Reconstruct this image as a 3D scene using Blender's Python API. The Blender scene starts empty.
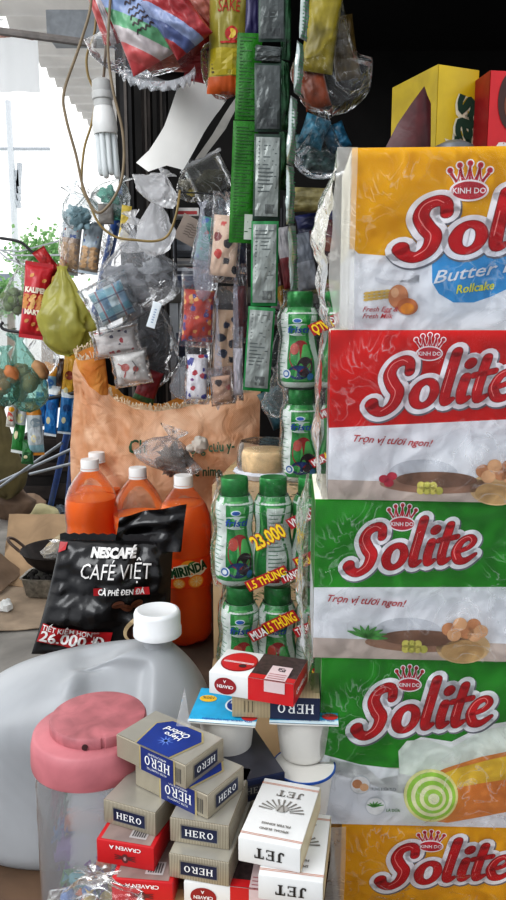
import bpy, bmesh, math, random
from mathutils import Vector, Matrix, noise
R = math.radians
PI = math.pi
scn = bpy.context.scene
COL = scn.collection
random.seed(7)

# ------------------------------------------------------------------ camera
PITCH = R(10); CAMZ = 1.25; F = 749.0
cp, sp = math.cos(PITCH), math.sin(PITCH)
cam = bpy.data.cameras.new('camera'); cam_o = bpy.data.objects.new('camera', cam); COL.objects.link(cam_o)
cam.sensor_fit = 'VERTICAL'; cam.sensor_height = 24.0; cam.lens = 24.0 * F / 900.0; cam.clip_start = .02; cam.clip_end = 400
cam_o.location = (0, 0, CAMZ); cam_o.rotation_euler = (R(90) - PITCH, 0, 0)
scn.camera = cam_o

def at(px, py, Y):
    x = (px - 253.0) / F; u = (450.0 - py) / F
    d = Vector((x, cp + u * sp, -sp + u * cp)); t = Y / d.y
    return Vector((0, 0, CAMZ)) + d * t
def onz(px, py, z):
    x = (px - 253.0) / F; u = (450.0 - py) / F
    d = Vector((x, cp + u * sp, -sp + u * cp)); t = (z - CAMZ) / d.z
    return Vector((0, 0, CAMZ)) + d * t
def mpp(py, Y):
    u = (450.0 - py) / F
    return Y / (cp + u * sp) / F

# ------------------------------------------------------------------ materials
def lin(c):
    if isinstance(c, str):
        c = c.lstrip('#'); c = [int(c[i:i + 2], 16) / 255 for i in (0, 2, 4)]
    return tuple((v / 12.92 if v <= .04045 else ((v + .055) / 1.055) ** 2.4) for v in c) + (1.0,)
_m = {}
def newmat(key):
    m = bpy.data.materials.new(key); m.use_nodes = True; nt = m.node_tree; nt.nodes.clear()
    return m, nt, nt.nodes, nt.links
def mix_rgb(n, l, fac, a, b):
    x = n.new('ShaderNodeMix'); x.data_type = 'RGBA'
    for sock, v in ((x.inputs[0], fac), (x.inputs[6], a), (x.inputs[7], b)):
        if hasattr(v, 'links'): l.new(v, sock)
        else: sock.default_value = v
    return x.outputs[2]
def texco(n):
    return n.new('ShaderNodeTexCoord').outputs['Object']
def mathn(n, l, op, a, b=None):
    x = n.new('ShaderNodeMath'); x.operation = op
    for k, v in enumerate((a, b)):
        if v is None: continue
        if hasattr(v, 'links'): l.new(v, x.inputs[k])
        else: x.inputs[k].default_value = v
    return x.outputs[0]
def ramp(n, l, src, p0, p1, c0=(0, 0, 0, 1), c1=(1, 1, 1, 1)):
    r = n.new('ShaderNodeValToRGB'); l.new(src, r.inputs[0])
    r.color_ramp.elements[0].position = p0; r.color_ramp.elements[1].position = p1
    r.color_ramp.elements[0].color = c0; r.color_ramp.elements[1].color = c1
    return r.outputs[0]
def noise_t(n, l, scale, detail=3, dist=0, vec=None):
    t = n.new('ShaderNodeTexNoise'); t.inputs['Scale'].default_value = scale; t.inputs['Detail'].default_value = detail
    t.inputs['Distortion'].default_value = dist
    l.new(vec or texco(n), t.inputs['Vector'])
    return t.outputs['Fac']
def bump(n, l, h, strength, dist=.002):
    b = n.new('ShaderNodeBump'); b.inputs['Strength'].default_value = strength; b.inputs['Distance'].default_value = dist
    l.new(h, b.inputs['Height']); return b.outputs['Normal']

def M(col, rough=.5, metal=0, var=.12, vs=35, bmp=0, bs=60, spec=.5, coat=0, transl=0, emis=0):
    key = ('M', str(col), rough, metal, var, vs, bmp, bs, spec, coat, transl, emis)
    if key in _m: return _m[key]
    m, nt, n, l = newmat('surface')
    p = n.new('ShaderNodeBsdfPrincipled'); o = n.new('ShaderNodeOutputMaterial')
    c = lin(col)
    dk = tuple(v * (1 - var * 1.6) for v in c[:3]) + (1,); lt = tuple(min(1, v * (1 + var) + var * .01) for v in c[:3]) + (1,)
    nf = noise_t(n, l, vs, 4, .5)
    l.new(ramp(n, l, nf, .3, .7, dk, lt), p.inputs['Base Color'])
    p.inputs['Roughness'].default_value = rough; p.inputs['Metallic'].default_value = metal
    p.inputs['Specular IOR Level'].default_value = spec; p.inputs['Coat Weight'].default_value = coat
    if bmp: l.new(bump(n, l, noise_t(n, l, bs, 4, .3), bmp), p.inputs['Normal'])
    out = p.outputs[0]
    if transl:
        t = n.new('ShaderNodeBsdfTranslucent'); t.inputs[0].default_value = c
        x = n.new('ShaderNodeMixShader'); x.inputs[0].default_value = transl
        l.new(out, x.inputs[1]); l.new(t.outputs[0], x.inputs[2]); out = x.outputs[0]
    l.new(out, o.inputs[0]); _m[key] = m; return m

def FILM(haze=.08, tint='#ffffff', body='#f4f6f8', rough=.07, sc=22, bs=.7, gloss=1.0):
    """thin crinkled plastic film"""
    key = ('F', haze, tint, body, rough, sc, bs, gloss)
    if key in _m: return _m[key]
    m, nt, n, l = newmat('plastic_film'); o = n.new('ShaderNodeOutputMaterial')
    nf = noise_t(n, l, sc, 3, 1.6)
    nrm = bump(n, l, nf, bs, .012)
    tr = n.new('ShaderNodeBsdfTransparent'); tr.inputs[0].default_value = lin(tint)
    gl = n.new('ShaderNodeBsdfGlossy'); gl.inputs['Roughness'].default_value = rough; gl.inputs['Color'].default_value = (1, 1, 1, 1)
    l.new(nrm, gl.inputs['Normal'])
    df = n.new('ShaderNodeBsdfDiffuse'); df.inputs[0].default_value = lin(body)
    tl = n.new('ShaderNodeBsdfTranslucent'); tl.inputs[0].default_value = lin(body)
    dm = n.new('ShaderNodeMixShader'); dm.inputs[0].default_value = .5; l.new(df.outputs[0], dm.inputs[1]); l.new(tl.outputs[0], dm.inputs[2])
    # haze varies; thin white lines paint in streaky highlights on the film
    cr = mathn(n, l, 'ABSOLUTE', mathn(n, l, 'SUBTRACT', noise_t(n, l, sc * .8, 2, 2.5), .5))
    line = ramp(n, l, cr, 0.0, .022, (1, 1, 1, 1), (0, 0, 0, 1))
    gate = ramp(n, l, noise_t(n, l, sc * .35, 1, .5), .46, .60)
    line = mathn(n, l, 'MULTIPLY', line, gate)
    hz = mathn(n, l, 'ADD', mathn(n, l, 'MULTIPLY', line, min(.75, .25 + haze)), haze * .6)
    hz = mathn(n, l, 'MINIMUM', hz, .97)
    a = n.new('ShaderNodeMixShader'); l.new(hz, a.inputs[0]); l.new(tr.outputs[0], a.inputs[1]); l.new(dm.outputs[0], a.inputs[2])
    fr = n.new('ShaderNodeFresnel'); fr.inputs[0].default_value = 1.4; l.new(nrm, fr.inputs['Normal'])
    b = n.new('ShaderNodeMixShader'); fx = mathn(n, l, 'MAXIMUM', mathn(n, l, 'SUBTRACT', fr.outputs[0], .027), .003)
    l.new(mathn(n, l, 'MINIMUM', mathn(n, l, 'MULTIPLY', fx, gloss * 1.9), .85), b.inputs[0])
    l.new(a.outputs[0], b.inputs[1]); l.new(gl.outputs[0], b.inputs[2]); l.new(b.outputs[0], o.inputs[0])
    _m[key] = m; return m

def SPOTS(base, c1, c2, scale=120, size=.35, rough=.5, frac=.5):
    key = ('S', base, c1, c2, scale, size, rough)
    if key in _m: return _m[key]
    m, nt, n, l = newmat('printed_pattern'); o = n.new('ShaderNodeOutputMaterial'); p = n.new('ShaderNodeBsdfPrincipled')
    v = n.new('ShaderNodeTexVoronoi'); v.inputs['Scale'].default_value = scale; l.new(texco(n), v.inputs['Vector'])
    wob = mathn(n, l, 'ADD', v.outputs['Distance'], mathn(n, l, 'MULTIPLY', noise_t(n, l, scale * 3, 2, 0), .3))
    mask = ramp(n, l, wob, size + .12, size + .17, (1, 1, 1, 1), (0, 0, 0, 1))
    sep = n.new('ShaderNodeSeparateColor'); l.new(v.outputs['Color'], sep.inputs[0])
    pick = ramp(n, l, sep.outputs[0], frac - .01, frac + .01)
    c = mix_rgb(n, l, pick, lin(c1), lin(c2))
    l.new(mix_rgb(n, l, mask, lin(base), c), p.inputs['Base Color']); p.inputs['Roughness'].default_value = rough
    l.new(p.outputs[0], o.inputs[0]); _m[key] = m; return m

def STRIPES(c1, c2, freq=900, axis=0, rough=.35, metal=.3, duty=.5):
    key = ('ST', c1, c2, freq, axis, rough, metal, duty)
    if key in _m: return _m[key]
    m, nt, n, l = newmat('fine_stripes'); o = n.new('ShaderNodeOutputMaterial'); p = n.new('ShaderNodeBsdfPrincipled')
    s = n.new('ShaderNodeSeparateXYZ'); l.new(texco(n), s.inputs[0])
    w = mathn(n, l, 'FRACT', mathn(n, l, 'MULTIPLY', s.outputs[axis], freq))
    f = ramp(n, l, w, duty - .1, duty + .1)
    l.new(mix_rgb(n, l, f, lin(c1), lin(c2)), p.inputs['Base Color'])
    p.inputs['Roughness'].default_value = rough; p.inputs['Metallic'].default_value = metal
    l.new(p.outputs[0], o.inputs[0]); _m[key] = m; return m

# ------------------------------------------------------------------ mesh builder
class MB:
    def __init__(s): s.v = []; s.f = []; s.m = []; s.mats = []
    def mi(s, mat):
        if mat not in s.mats: s.mats.append(mat)
        return s.mats.index(mat)
    def add(s, vs, fs, mat, T=None):
        b = len(s.v); k = s.mi(mat)
        s.v += [tuple(T @ Vector(v)) if T is not None else tuple(v) for v in vs]
        for f in fs: s.f.append(tuple(b + i for i in f)); s.m.append(k)
        return b
    def box(s, x0, x1, y0, y1, z0, z1, mat, T=None):
        vs = [(x, y, z) for x in (x0, x1) for y in (y0, y1) for z in (z0, z1)]
        s.add(vs, [(0, 1, 3, 2), (4, 6, 7, 5), (0, 4, 5, 1), (2, 3, 7, 6), (0, 2, 6, 4), (1, 5, 7, 3)], mat, T)
    def lathe(s, prof, mat, n=32, T=None, sx=1, sy=1, fn=None):
        vs = []; fs = []
        for (r, z) in prof:
            for i in range(n):
                a = 2 * PI * i / n; k = fn(a, z) if fn else 1
                vs.append((r * math.cos(a) * sx * k, r * math.sin(a) * sy * k, z))
        for j in range(len(prof) - 1):
            for i in range(n):
                a = j * n + i; b = j * n + (i + 1) % n
                fs.append((a, b, b + n, a + n))
        s.add(vs, fs, mat, T)
    def tube(s, pts, r, mat, n=8, caps=True, T=None):
        pts = [Vector(p) for p in pts]; rr = r if isinstance(r, (list, tuple)) else [r] * len(pts)
        vs = []; fs = []; prev = None
        for i, p in enumerate(pts):
            t = (pts[min(i + 1, len(pts) - 1)] - pts[max(i - 1, 0)]).normalized()
            up = prev if prev is not None else (Vector((0, 0, 1)) if abs(t.z) < .9 else Vector((1, 0, 0)))
            a = (up - t * up.dot(t))
            if a.length < 1e-6: a = t.orthogonal()
            a.normalize(); prev = a; b = t.cross(a)
            for k in range(n):
                q = 2 * PI * k / n; vs.append(tuple(p + (a * math.cos(q) + b * math.sin(q)) * rr[i]))
        for j in range(len(pts) - 1):
            for k in range(n):
                a = j * n + k; b = j * n + (k + 1) % n; fs.append((a, b, b + n, a + n))
        if caps: fs.append(tuple(range(n - 1, -1, -1))); fs.append(tuple(range((len(pts) - 1) * n, len(pts) * n)))
        s.add(vs, fs, mat, T)
    def blob(s, c, rx, ry, rz, mat, seed=0, amp=.1, fr=2.0, nu=20, nv=12, T=None):
        vs = []; fs = []
        for j in range(nv + 1):
            ph = PI * j / nv - PI / 2
            for i in range(nu):
                a = 2 * PI * i / nu; d = Vector((math.cos(ph) * math.cos(a), math.cos(ph) * math.sin(a), math.sin(ph)))
                k = 1 + amp * noise.noise(d * fr + Vector((seed * 3.1, seed, 0)))
                vs.append((c[0] + d.x * rx * k, c[1] + d.y * ry * k, c[2] + d.z * rz * k))
        for j in range(nv):
            for i in range(nu):
                a = j * nu + i; b = j * nu + (i + 1) % nu; fs.append((a, b, b + nu, a + nu))
        s.add(vs, fs, mat, T)
    def grid(s, fn, nu, nv, mat, T=None, matfn=None):
        vs = [fn(i / nu, j / nv) for j in range(nv + 1) for i in range(nu + 1)]
        fs = [(j * (nu + 1) + i, j * (nu + 1) + i + 1, (j + 1) * (nu + 1) + i + 1, (j + 1) * (nu + 1) + i) for j in range(nv) for i in range(nu)]
        b = s.add(vs, fs, mat, T)
        if matfn:
            k = len(s.m) - len(fs)
            for j in range(nv):
                for i in range(nu):
                    mm = matfn((i + .5) / nu, (j + .5) / nv)
                    if mm is not None: s.m[k + j * nu + i] = s.mi(mm)
    def build(s, name, parent=None, smooth=True, bevel=0, loc=None, rot=None, angle=40):
        me = bpy.data.meshes.new(name); me.from_pydata(s.v, [], s.f)
        for m in s.mats: me.materials.append(m)
        me.polygons.foreach_set('material_index', s.m)
        bm = bmesh.new(); bm.from_mesh(me)
        bmesh.ops.remove_doubles(bm, verts=bm.verts, dist=1e-6)
        if bevel:
            ed = [e for e in bm.edges if len(e.link_faces) == 2 and e.calc_face_angle(0) > R(30)]
            bmesh.ops.bevel(bm, geom=ed, offset=bevel, segments=2, affect='EDGES', profile=.5)
        if smooth:
            for f in bm.faces: f.smooth = True
            for e in bm.edges:
                if len(e.link_faces) == 2 and e.calc_face_angle(0) > R(angle): e.smooth = False
        bm.to_mesh(me); bm.free(); me.update()
        o = bpy.data.objects.new(name, me); COL.objects.link(o)
        if parent: o.parent = parent
        if loc is not None: o.location = loc
        if rot is not None: o.rotation_euler = rot
        return o

def tag(o, label=None, cat=None, group=None, kind=None):
    if label: o['label'] = label
    if cat: o['category'] = cat
    if group: o['group'] = group
    if kind: o['kind'] = kind
    return o
def empty(name, loc, rot=(0, 0, 0)):
    o = bpy.data.objects.new(name, None); o.empty_display_size = .02; COL.objects.link(o); o.location = loc; o.rotation_euler = rot; return o
def copy_tree(o, parent=None):
    c = o.copy(); COL.objects.link(c); c.parent = parent
    for ch in list(o.children): copy_tree(ch, c)
    return c

def smoothpath(pts, k=8, closed=False):
    P = [Vector(p) for p in pts]; n = len(P); out = []
    rng = range(n if closed else n - 1)
    for i in rng:
        if closed: p0, p1, p2, p3 = P[(i - 1) % n], P[i], P[(i + 1) % n], P[(i + 2) % n]
        else: p0, p1, p2, p3 = P[max(i - 1, 0)], P[i], P[i + 1], P[min(i + 2, n - 1)]
        for j in range(k):
            t = j / k
            out.append(.5 * ((2 * p1) + (p2 - p0) * t + (2 * p0 - 5 * p1 + 4 * p2 - p3) * t * t + (3 * p1 - p0 - 3 * p2 + p3) * t ** 3))
    if not closed: out.append(P[-1])
    return out

_tc = {}
def textmesh(s, bold=0, shear=0):
    k = (s, bold, shear)
    if k in _tc: return _tc[k]
    cu = bpy.data.curves.new('t', 'FONT'); cu.body = s; cu.size = 1; cu.offset = bold; cu.shear = shear; cu.resolution_u = 2
    ob = bpy.data.objects.new('t', cu); COL.objects.link(ob)
    bpy.context.view_layer.update()
    me = bpy.data.meshes.new_from_object(ob.evaluated_get(bpy.context.evaluated_depsgraph_get()))
    vs = [(v.co.x, v.co.y) for v in me.vertices]; fs = [tuple(p.vertices) for p in me.polygons]
    bpy.data.objects.remove(ob); bpy.data.curves.remove(cu); bpy.data.meshes.remove(me)
    xs = [v[0] for v in vs] or [0, 1]; ys = [v[1] for v in vs] or [0, 1]
    _tc[k] = (vs, fs, min(xs), max(xs), min(ys), max(ys)); return _tc[k]

class Art(MB):
    """flat printed shapes laid on a surface: fn(x, z, layer) -> 3D"""
    def __init__(s, fn): super().__init__(); s.fn = fn
    def poly(s, pts, mat, L=1):
        s.add([s.fn(p[0], p[1], L) for p in pts], [tuple(range(len(pts)))], mat)
    def fan(s, c, pts, mat, L=1):
        n = len(pts); s.add([s.fn(c[0], c[1], L)] + [s.fn(p[0], p[1], L) for p in pts], [(0, i + 1, (i + 1) % n + 1) for i in range(n)], mat)
    def quadgrid(s, x0, x1, z0, z1, mat, L=1, nu=12, nv=12):
        s.grid(lambda u, v: s.fn(x0 + (x1 - x0) * u, z0 + (z1 - z0) * v, L), nu, nv, mat)
    def ell(s, cx, cz, rx, rz, mat, L=1, rot=0, n=28, a0=0, a1=2 * PI):
        c, q = math.cos(rot), math.sin(rot); pts = []
        for i in range(n):
            a = a0 + (a1 - a0) * i / n; x, z = rx * math.cos(a), rz * math.sin(a); pts.append((cx + x * c - z * q, cz + x * q + z * c))
        s.fan((cx, cz), pts, mat, L)
    def stroke(s, pts, w, mat, L=1, closed=False, cap=True, k=7, T=None):
        P = smoothpath([(p[0], p[1], 0) for p in pts], k, closed); n = len(P)
        ws = w if isinstance(w, (list, tuple)) else [w] * len(pts)
        def wd(i):
            f = i / k; a = int(f); b = min(a + 1, len(ws) - 1); a = min(a, len(ws) - 1)
            if closed: b = (a + 1) % len(ws)
            return ws[a] * (1 - (f - int(f))) + ws[b] * (f - int(f))
        tt = T or (lambda x, z: (x, z)); vs = []; fs = []
        for i in range(n):
            a = P[(i - 1) % n] if closed else P[max(i - 1, 0)]; b = P[(i + 1) % n] if closed else P[min(i + 1, n - 1)]
            d = (b - a); d.normalize(); h = wd(i) / 2
            for sgn in (1, -1):
                q = tt(P[i].x - d.y * h * sgn, P[i].y + d.x * h * sgn); vs.append(s.fn(q[0], q[1], L))
        for i in range(n if closed else n - 1):
            j = (i + 1) % n; fs.append((2 * i, 2 * j, 2 * j + 1, 2 * i + 1))
        s.add(vs, fs, mat)
        if cap and not closed:
            for i in (0, n - 1):
                h = wd(i) / 2; pts2 = []
                for q in range(14):
                    e = 2 * PI * q / 14; pts2.append(tt(P[i].x + h * math.cos(e), P[i].y + h * math.sin(e)))
                s.fan(tt(P[i].x, P[i].y), pts2, mat, L)
    def text(s, t, x, z, h, mat, L=2, w=None, rot=0, bold=0.0, shear=0, align='l', ref='H'):
        """(x,z) is the lower left of the text; h is capital height; w forces the width"""
        vs, fs, x0, x1, y0, y1 = textmesh(t, bold, shear)
        H = textmesh('H', 0, 0); hh = H[5] - H[4]
        sc = h / hh; sx = sc if w is None else w / max(1e-6, x1 - x0)
        if align == 'c': off = -(x1 + x0) / 2
        else: off = -x0
        c, q = math.cos(rot), math.sin(rot); out = []
        for (a, b) in vs:
            X = (a + off) * sx; Z = b * sc; out.append(s.fn(x + X * c - Z * q, z + X * q + Z * c, L))
        s.add(out, fs, mat)

# slab serif capitals from strokes (unit height, list of (points,width))
SL = {
 'H': (1.0, [((.15, 0), (.15, 1), .2), ((.8, 0), (.8, 1), .2), ((.15, .5), (.8, .5), .12)] + [((x - .17, z), (x + .17, z), .1) for x in (.15, .8) for z in (.05, .95)]),
 'E': (.9, [((.2, 0), (.2, 1), .2), ((.03, .05), (.8, .05), .1), ((.03, .95), (.8, .95), .1), ((.2, .5), (.6, .5), .1), ((.77, .0), (.77, .25), .09), ((.77, .75), (.77, 1), .09), ((.6, .38), (.6, .62), .07)]),
 'R': (1.0, [((.18, 0), (.18, 1), .2), ((.02, .05), (.36, .05), .1), ((.02, .95), (.55, .95), .1), ((.18, .5), (.55, .5), .1), ((.55, .97), (.72, .85), .12), ((.72, .9), (.72, .6), .17), ((.72, .65), (.55, .48), .12), ((.48, .5), (.78, .05), .17), ((.65, .05), (.97, .05), .1)]),
 'J': (.75, [((.45, .2), (.45, 1), .22), ((.2, .95), (.7, .95), .1), ((.45, .22), (.3, .05), .16), ((.32, .06), (.1, .08), .14), ((.08, .05), (.08, .3), .14)]),
 'T': (.95, [((.47, 0), (.47, 1), .24), ((.25, .05), (.7, .05), .1), ((.05, .94), (.9, .94), .13), ((.07, .7), (.07, 1), .09), ((.88, .7), (.88, 1), .09)]),
}
def slab(A, word, x, z, h, mat, L=2, w=None, rot=0):
    tot = sum((SL[c][0] if c in SL else 1.0) + .12 for c in word) - .12
    sx = (w / tot) if w else h; c_, q_ = math.cos(rot), math.sin(rot)
    def T(a, b): X = a * sx; Z = b * h; return (x + X * c_ - Z * q_, z + X * q_ + Z * c_)
    cur = 0
    for ch in word:
        if ch == 'O':
            A.stroke([(cur + .5 + .34 * math.cos(a), .5 + .42 * math.sin(a)) for a in [i * PI / 6 for i in range(12)]], [.2, .17, .12, .1, .12, .17, .2, .17, .12, .1, .12, .17], mat, L, closed=True, k=2, T=T); cur += 1.12
            continue
        wd, st = SL[ch]
        for (a, b, sw) in st:
            A.stroke([(cur + a[0], a[1]), (cur + b[0], b[1])], sw, mat, L, cap=False, k=1, T=T)
        cur += wd + .12

# script logo
LOGO = [
 (0, [(.60, .76), (.56, .94), (.42, 1.0), (.24, .92), (.18, .73), (.30, .52), (.44, .34), (.40, .10), (.22, -.03), (.03, .02), (-.07, .15)], [.17, .17, .19, .20, .22, .24, .24, .22, .18, .18, .24], False),
 (0, [(.98 + .19 * math.cos(a), .27 + .25 * math.sin(a)) for a in [i * PI / 4 for i in range(8)]], [.17, .14, .12, .15, .19, .15, .12, .14], True),
 (0, [(1.42, 1.06), (1.40, .70), (1.38, .25), (1.42, .06), (1.54, .10)], [.19, .19, .19, .17, .08], False),
 (0, [(1.70, .52), (1.68, .25), (1.72, .06), (1.84, .10)], [.18, .18, .16, .08], False),
 (0, [(1.72, .80), (1.73, .81)], [.20, .20], False),
 (0, [(2.02, .88), (1.99, .50), (1.98, .22), (2.03, .05), (2.17, .11)], [.17, .18, .18, .16, .07], False),
 (0, [(1.84, .55), (2.22, .60)], [.11, .11], False),
 (0, [(2.30, .25), (2.52, .33), (2.60, .46), (2.50, .56), (2.34, .48), (2.27, .26), (2.36, .06), (2.52, .03), (2.70, .16)], [.08, .10, .13, .12, .15, .18, .17, .13, .07], False),
]
LOGO = [(q, [((p[0] - .08) if k else p[0] * .88 - .01, p[1]) for p in pts], w, cl) for k, (q, pts, w, cl) in enumerate(LOGO)]
def logo(A, x, z, h, rot=R(5), shear=.22, wsc=1.0, L0=4):
    c_, q_ = math.cos(rot), math.sin(rot)
    def mk(dx, dz):
        def T(a, b): X = (a + b * shear) * h * wsc + dx * h; Z = b * h + dz * h; return (x + X * c_ - Z * q_, z + X * q_ + Z * c_)
        return T
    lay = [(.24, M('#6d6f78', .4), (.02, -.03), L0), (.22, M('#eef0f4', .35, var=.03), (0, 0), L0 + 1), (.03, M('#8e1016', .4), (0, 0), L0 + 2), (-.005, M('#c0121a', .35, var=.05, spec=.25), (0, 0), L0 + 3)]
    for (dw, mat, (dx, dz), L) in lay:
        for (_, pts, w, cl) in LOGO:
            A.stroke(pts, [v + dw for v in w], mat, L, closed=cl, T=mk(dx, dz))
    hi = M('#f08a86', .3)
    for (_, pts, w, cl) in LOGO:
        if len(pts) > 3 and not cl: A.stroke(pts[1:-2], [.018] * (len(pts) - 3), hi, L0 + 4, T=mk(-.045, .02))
def crown(A, cx, cz, s, L0=4):
    w = M('#f3eef0', .35, var=.02); r = M('#c2182e', .35)
    for (k, mt, L) in ((1, w, L0), (0, r, L0 + 1)):
        for i, a in enumerate((-1, -.52, 0, .52, 1)):
            A.ell(cx + a * s * .62, cz + s * (.62 + .22 * (1 - a * a)), s * (.09 + .045 * k), s * (.09 + .045 * k), mt, L, n=12)
            A.stroke([(cx + a * s * .62, cz + s * (.62 + .22 * (1 - a * a))), (cx + a * s * .38, cz + s * .22)], s * (.07 + .08 * k), mt, L, k=2)
        for i in range(4):
            a0, a1 = (-1, -.52, 0, .52, 1)[i:i + 2]
            A.stroke([(cx + a0 * s * .60, cz + s * (.5 + .2 * (1 - a0 * a0))), (cx + (a0 + a1) * .25 * s, cz + s * .32), (cx + a1 * s * .60, cz + s * (.5 + .2 * (1 - a1 * a1)))], s * (.05 + .05 * k), mt, L, k=4)
    A.ell(cx, cz, s * .62, s * .34, w, L0 + 2); A.ell(cx, cz, s * .55, s * .28, r, L0 + 3)
    A.text('KINH DO', cx, cz - s * .09, s * .17, w, L0 + 4, align='c', bold=.02)

# ------------------------------------------------------------------ generic containers
def film_bag(name, label, cat, c, wpx, hpx, Y, mat, seed=1, neck=.78, depth=.5, wr=.16, rot=0, group=None, folds=9, flare=.35, bulge=.6, nu=56, nv=34, sag=0, parent=None, contents=None):
    s = mpp(c[1], Y); w = wpx * s / 2; h = hpx * s; base = at(c[0], c[1] + hpx / 2, Y)
    rnd = random.Random(seed); ph = rnd.random() * 9
    mb = MB()
    def fn(u, v):
        a = 2 * PI * u
        if v < neck:
            b = v / neck; r = (max(0, 1 - (2 * b - 1) ** 2)) ** .5 if b < .4 else None
            if b < .4: r = (1 - (1 - b / .4) ** 2.6) ** .5
            else:
                q = (b - .4) / .6; r = 1 - (q ** (1.2 + bulge)) * .88
        else:
            q = (v - neck) / (1 - neck); r = .12 + flare * q
        k = wr * noise.noise(Vector((math.cos(a) * 1.6 + seed, math.sin(a) * 1.6, v * 3.4 + ph)))
        k += wr * .5 * noise.noise(Vector((math.cos(a) * 4 + seed, math.sin(a) * 4, v * 8 + ph)))
        k += wr * .5 * math.sin(a * folds + ph + 3 * v) * v ** 1.5 + (flare * .35 * math.sin(a * 7 + ph) if v > neck else 0)
        r2 = r * (1 + k) + (0.02 if r > .1 else 0)
        ang = 0
        x = w * r2 * math.cos(a) + sag * w * (v - .4); y = w * depth * r2 * math.sin(a)
        z = h * v + h * .05 * noise.noise(Vector((math.cos(a) * 2, math.sin(a) * 2, seed + v)))
        return (x, y, z)
    mb.grid(fn, nu, nv, mat)
    o = mb.build(name, parent, loc=base, rot=(0, rot, 0), angle=80)
    if contents:
        cb = MB(); cm, n_, kind = contents
        for i in range(n_):
            a = rnd.random() * 2 * PI; rr = rnd.random() ** .5 * .5
            k = .32 + .14 * rnd.random()
            cb.blob((w * rr * math.cos(a), w * depth * rr * math.sin(a) * .6, h * neck * (.16 + .5 * (i / max(1, n_)))), w * k * 1.1, w * k * depth * 1.1, w * k * .8, cm[i % len(cm)], seed + i, .9, 2.2, 20, 14)
        cb.build(kind, o, angle=80)
    if not parent: tag(o, label, cat, group)
    return o

def pouch_fn(w, h, t, seed=0, wr=.25, pinch=.06, skew=0, droop=0):
    def S(u, v, side):
        e = max(0, 1 - abs(2 * u - 1) ** 2.6) * max(0, 1 - abs(2 * v - 1) ** 3)
        d = t * e ** .55
        n1 = noise.noise(Vector((u * 3 + seed, v * 4, side * 5))) * wr * t + noise.noise(Vector((u * 9 + seed, v * 9, side * 5))) * wr * .5 * t
        n1 *= min(1, e * 4)
        nar = 1 - pinch * (1 - abs(2 * v - 1) ** 2)
        x = (u - .5) * w * nar - (1 - v) * skew * w * (1 - u) ; z = v * h + droop * h * (1 - v) * (u - .5)
        return (x, side * (d + n1) - (0.0 if side > 0 else 0), z)
    return S
def pouch(name, label, cat, c, wpx, hpx, Y, zones, t=.018, rot=(0, 0, 0), seed=0, group=None, art=None, wr=.25, seal=None, parent=None, pinch=.06, skew=0, droop=0):
    """pillow pack. zones = [(v_upper, material), ...] bottom to top; art(A,w,h) draws on its front"""
    s = mpp(c[1], Y); w = wpx * s; h = hpx * s; mb = MB(); S = pouch_fn(w, h, t, seed, wr, pinch, skew, droop)
    def mf(u, v):
        if callable(zones): return zones(u, v)
        for (vv, m) in zones:
            if v <= vv: return m
        return zones[-1][1]
    base = zones(.5, .5) if callable(zones) else zones[0][1]
    gu, gv = (80, 100) if (callable(zones) or t > .03) else (22, 30)
    mb.grid(lambda u, v: S(u, v, -1), gu, gv, base, matfn=mf)
    mb.grid(lambda u, v: S(1 - u, v, 1), 22, 30, base, matfn=mf)
    sm = seal or mf(.5, .97)
    if seal is not False:
        for (z0, z1, v) in ((-.05, 0, 0), (1, 1.05, 1)):
            nt_ = 12
            vs = []; fs = []
            for i in range(nt_ * 2 + 1):
                x = (i / (nt_ * 2) - .5) * w; zz = (.012 if i % 2 else 0) * h
                e = z0 if v == 0 else z1
                vs += [(x, .0006 * (1 if i % 2 else -1), h * (0 if v == 0 else 1)), (x, .0006 * (1 if i % 2 else -1), h * e + (-zz if v == 0 else zz))]
            for i in range(nt_ * 2): fs.append((2 * i, 2 * i + 2, 2 * i + 3, 2 * i + 1))
            mb.add(vs, fs, sm)
    cc = at(c[0], c[1], Y)
    Rm = Matrix.Rotation(rot[2], 3, 'Z') @ Matrix.Rotation(rot[1], 3, 'Y') @ Matrix.Rotation(rot[0], 3, 'X')
    loc = cc - Rm @ Vector((0, 0, h / 2))
    o = mb.build(name, parent, loc=loc, rot=rot, angle=60)
    if art:
        def fn(x, z, L):
            u = min(.995, max(.005, x / w / (1 - pinch * (1 - abs(2 * z / h - 1) ** 2)) + .5)); v = min(.995, max(.005, z / h)); p = S(u, v, -1)
            return (p[0], p[1] - (.0008 if t < .03 else .0045) - .0003 * L, p[2])
        A = Art(fn); art(A, w, h); A.build('printed_design', o, smooth=False)
    if not parent: tag(o, label, cat, group)
    return o

def lathe_obj(name, prof, mat, parent=None, loc=(0, 0, 0), n=36, rot=None, angle=40, fn=None, sx=1, sy=1):
    mb = MB(); mb.lathe(prof, mat, n, fn=fn, sx=sx, sy=sy); return mb.build(name, parent, loc=loc, rot=rot, angle=angle)

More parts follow.
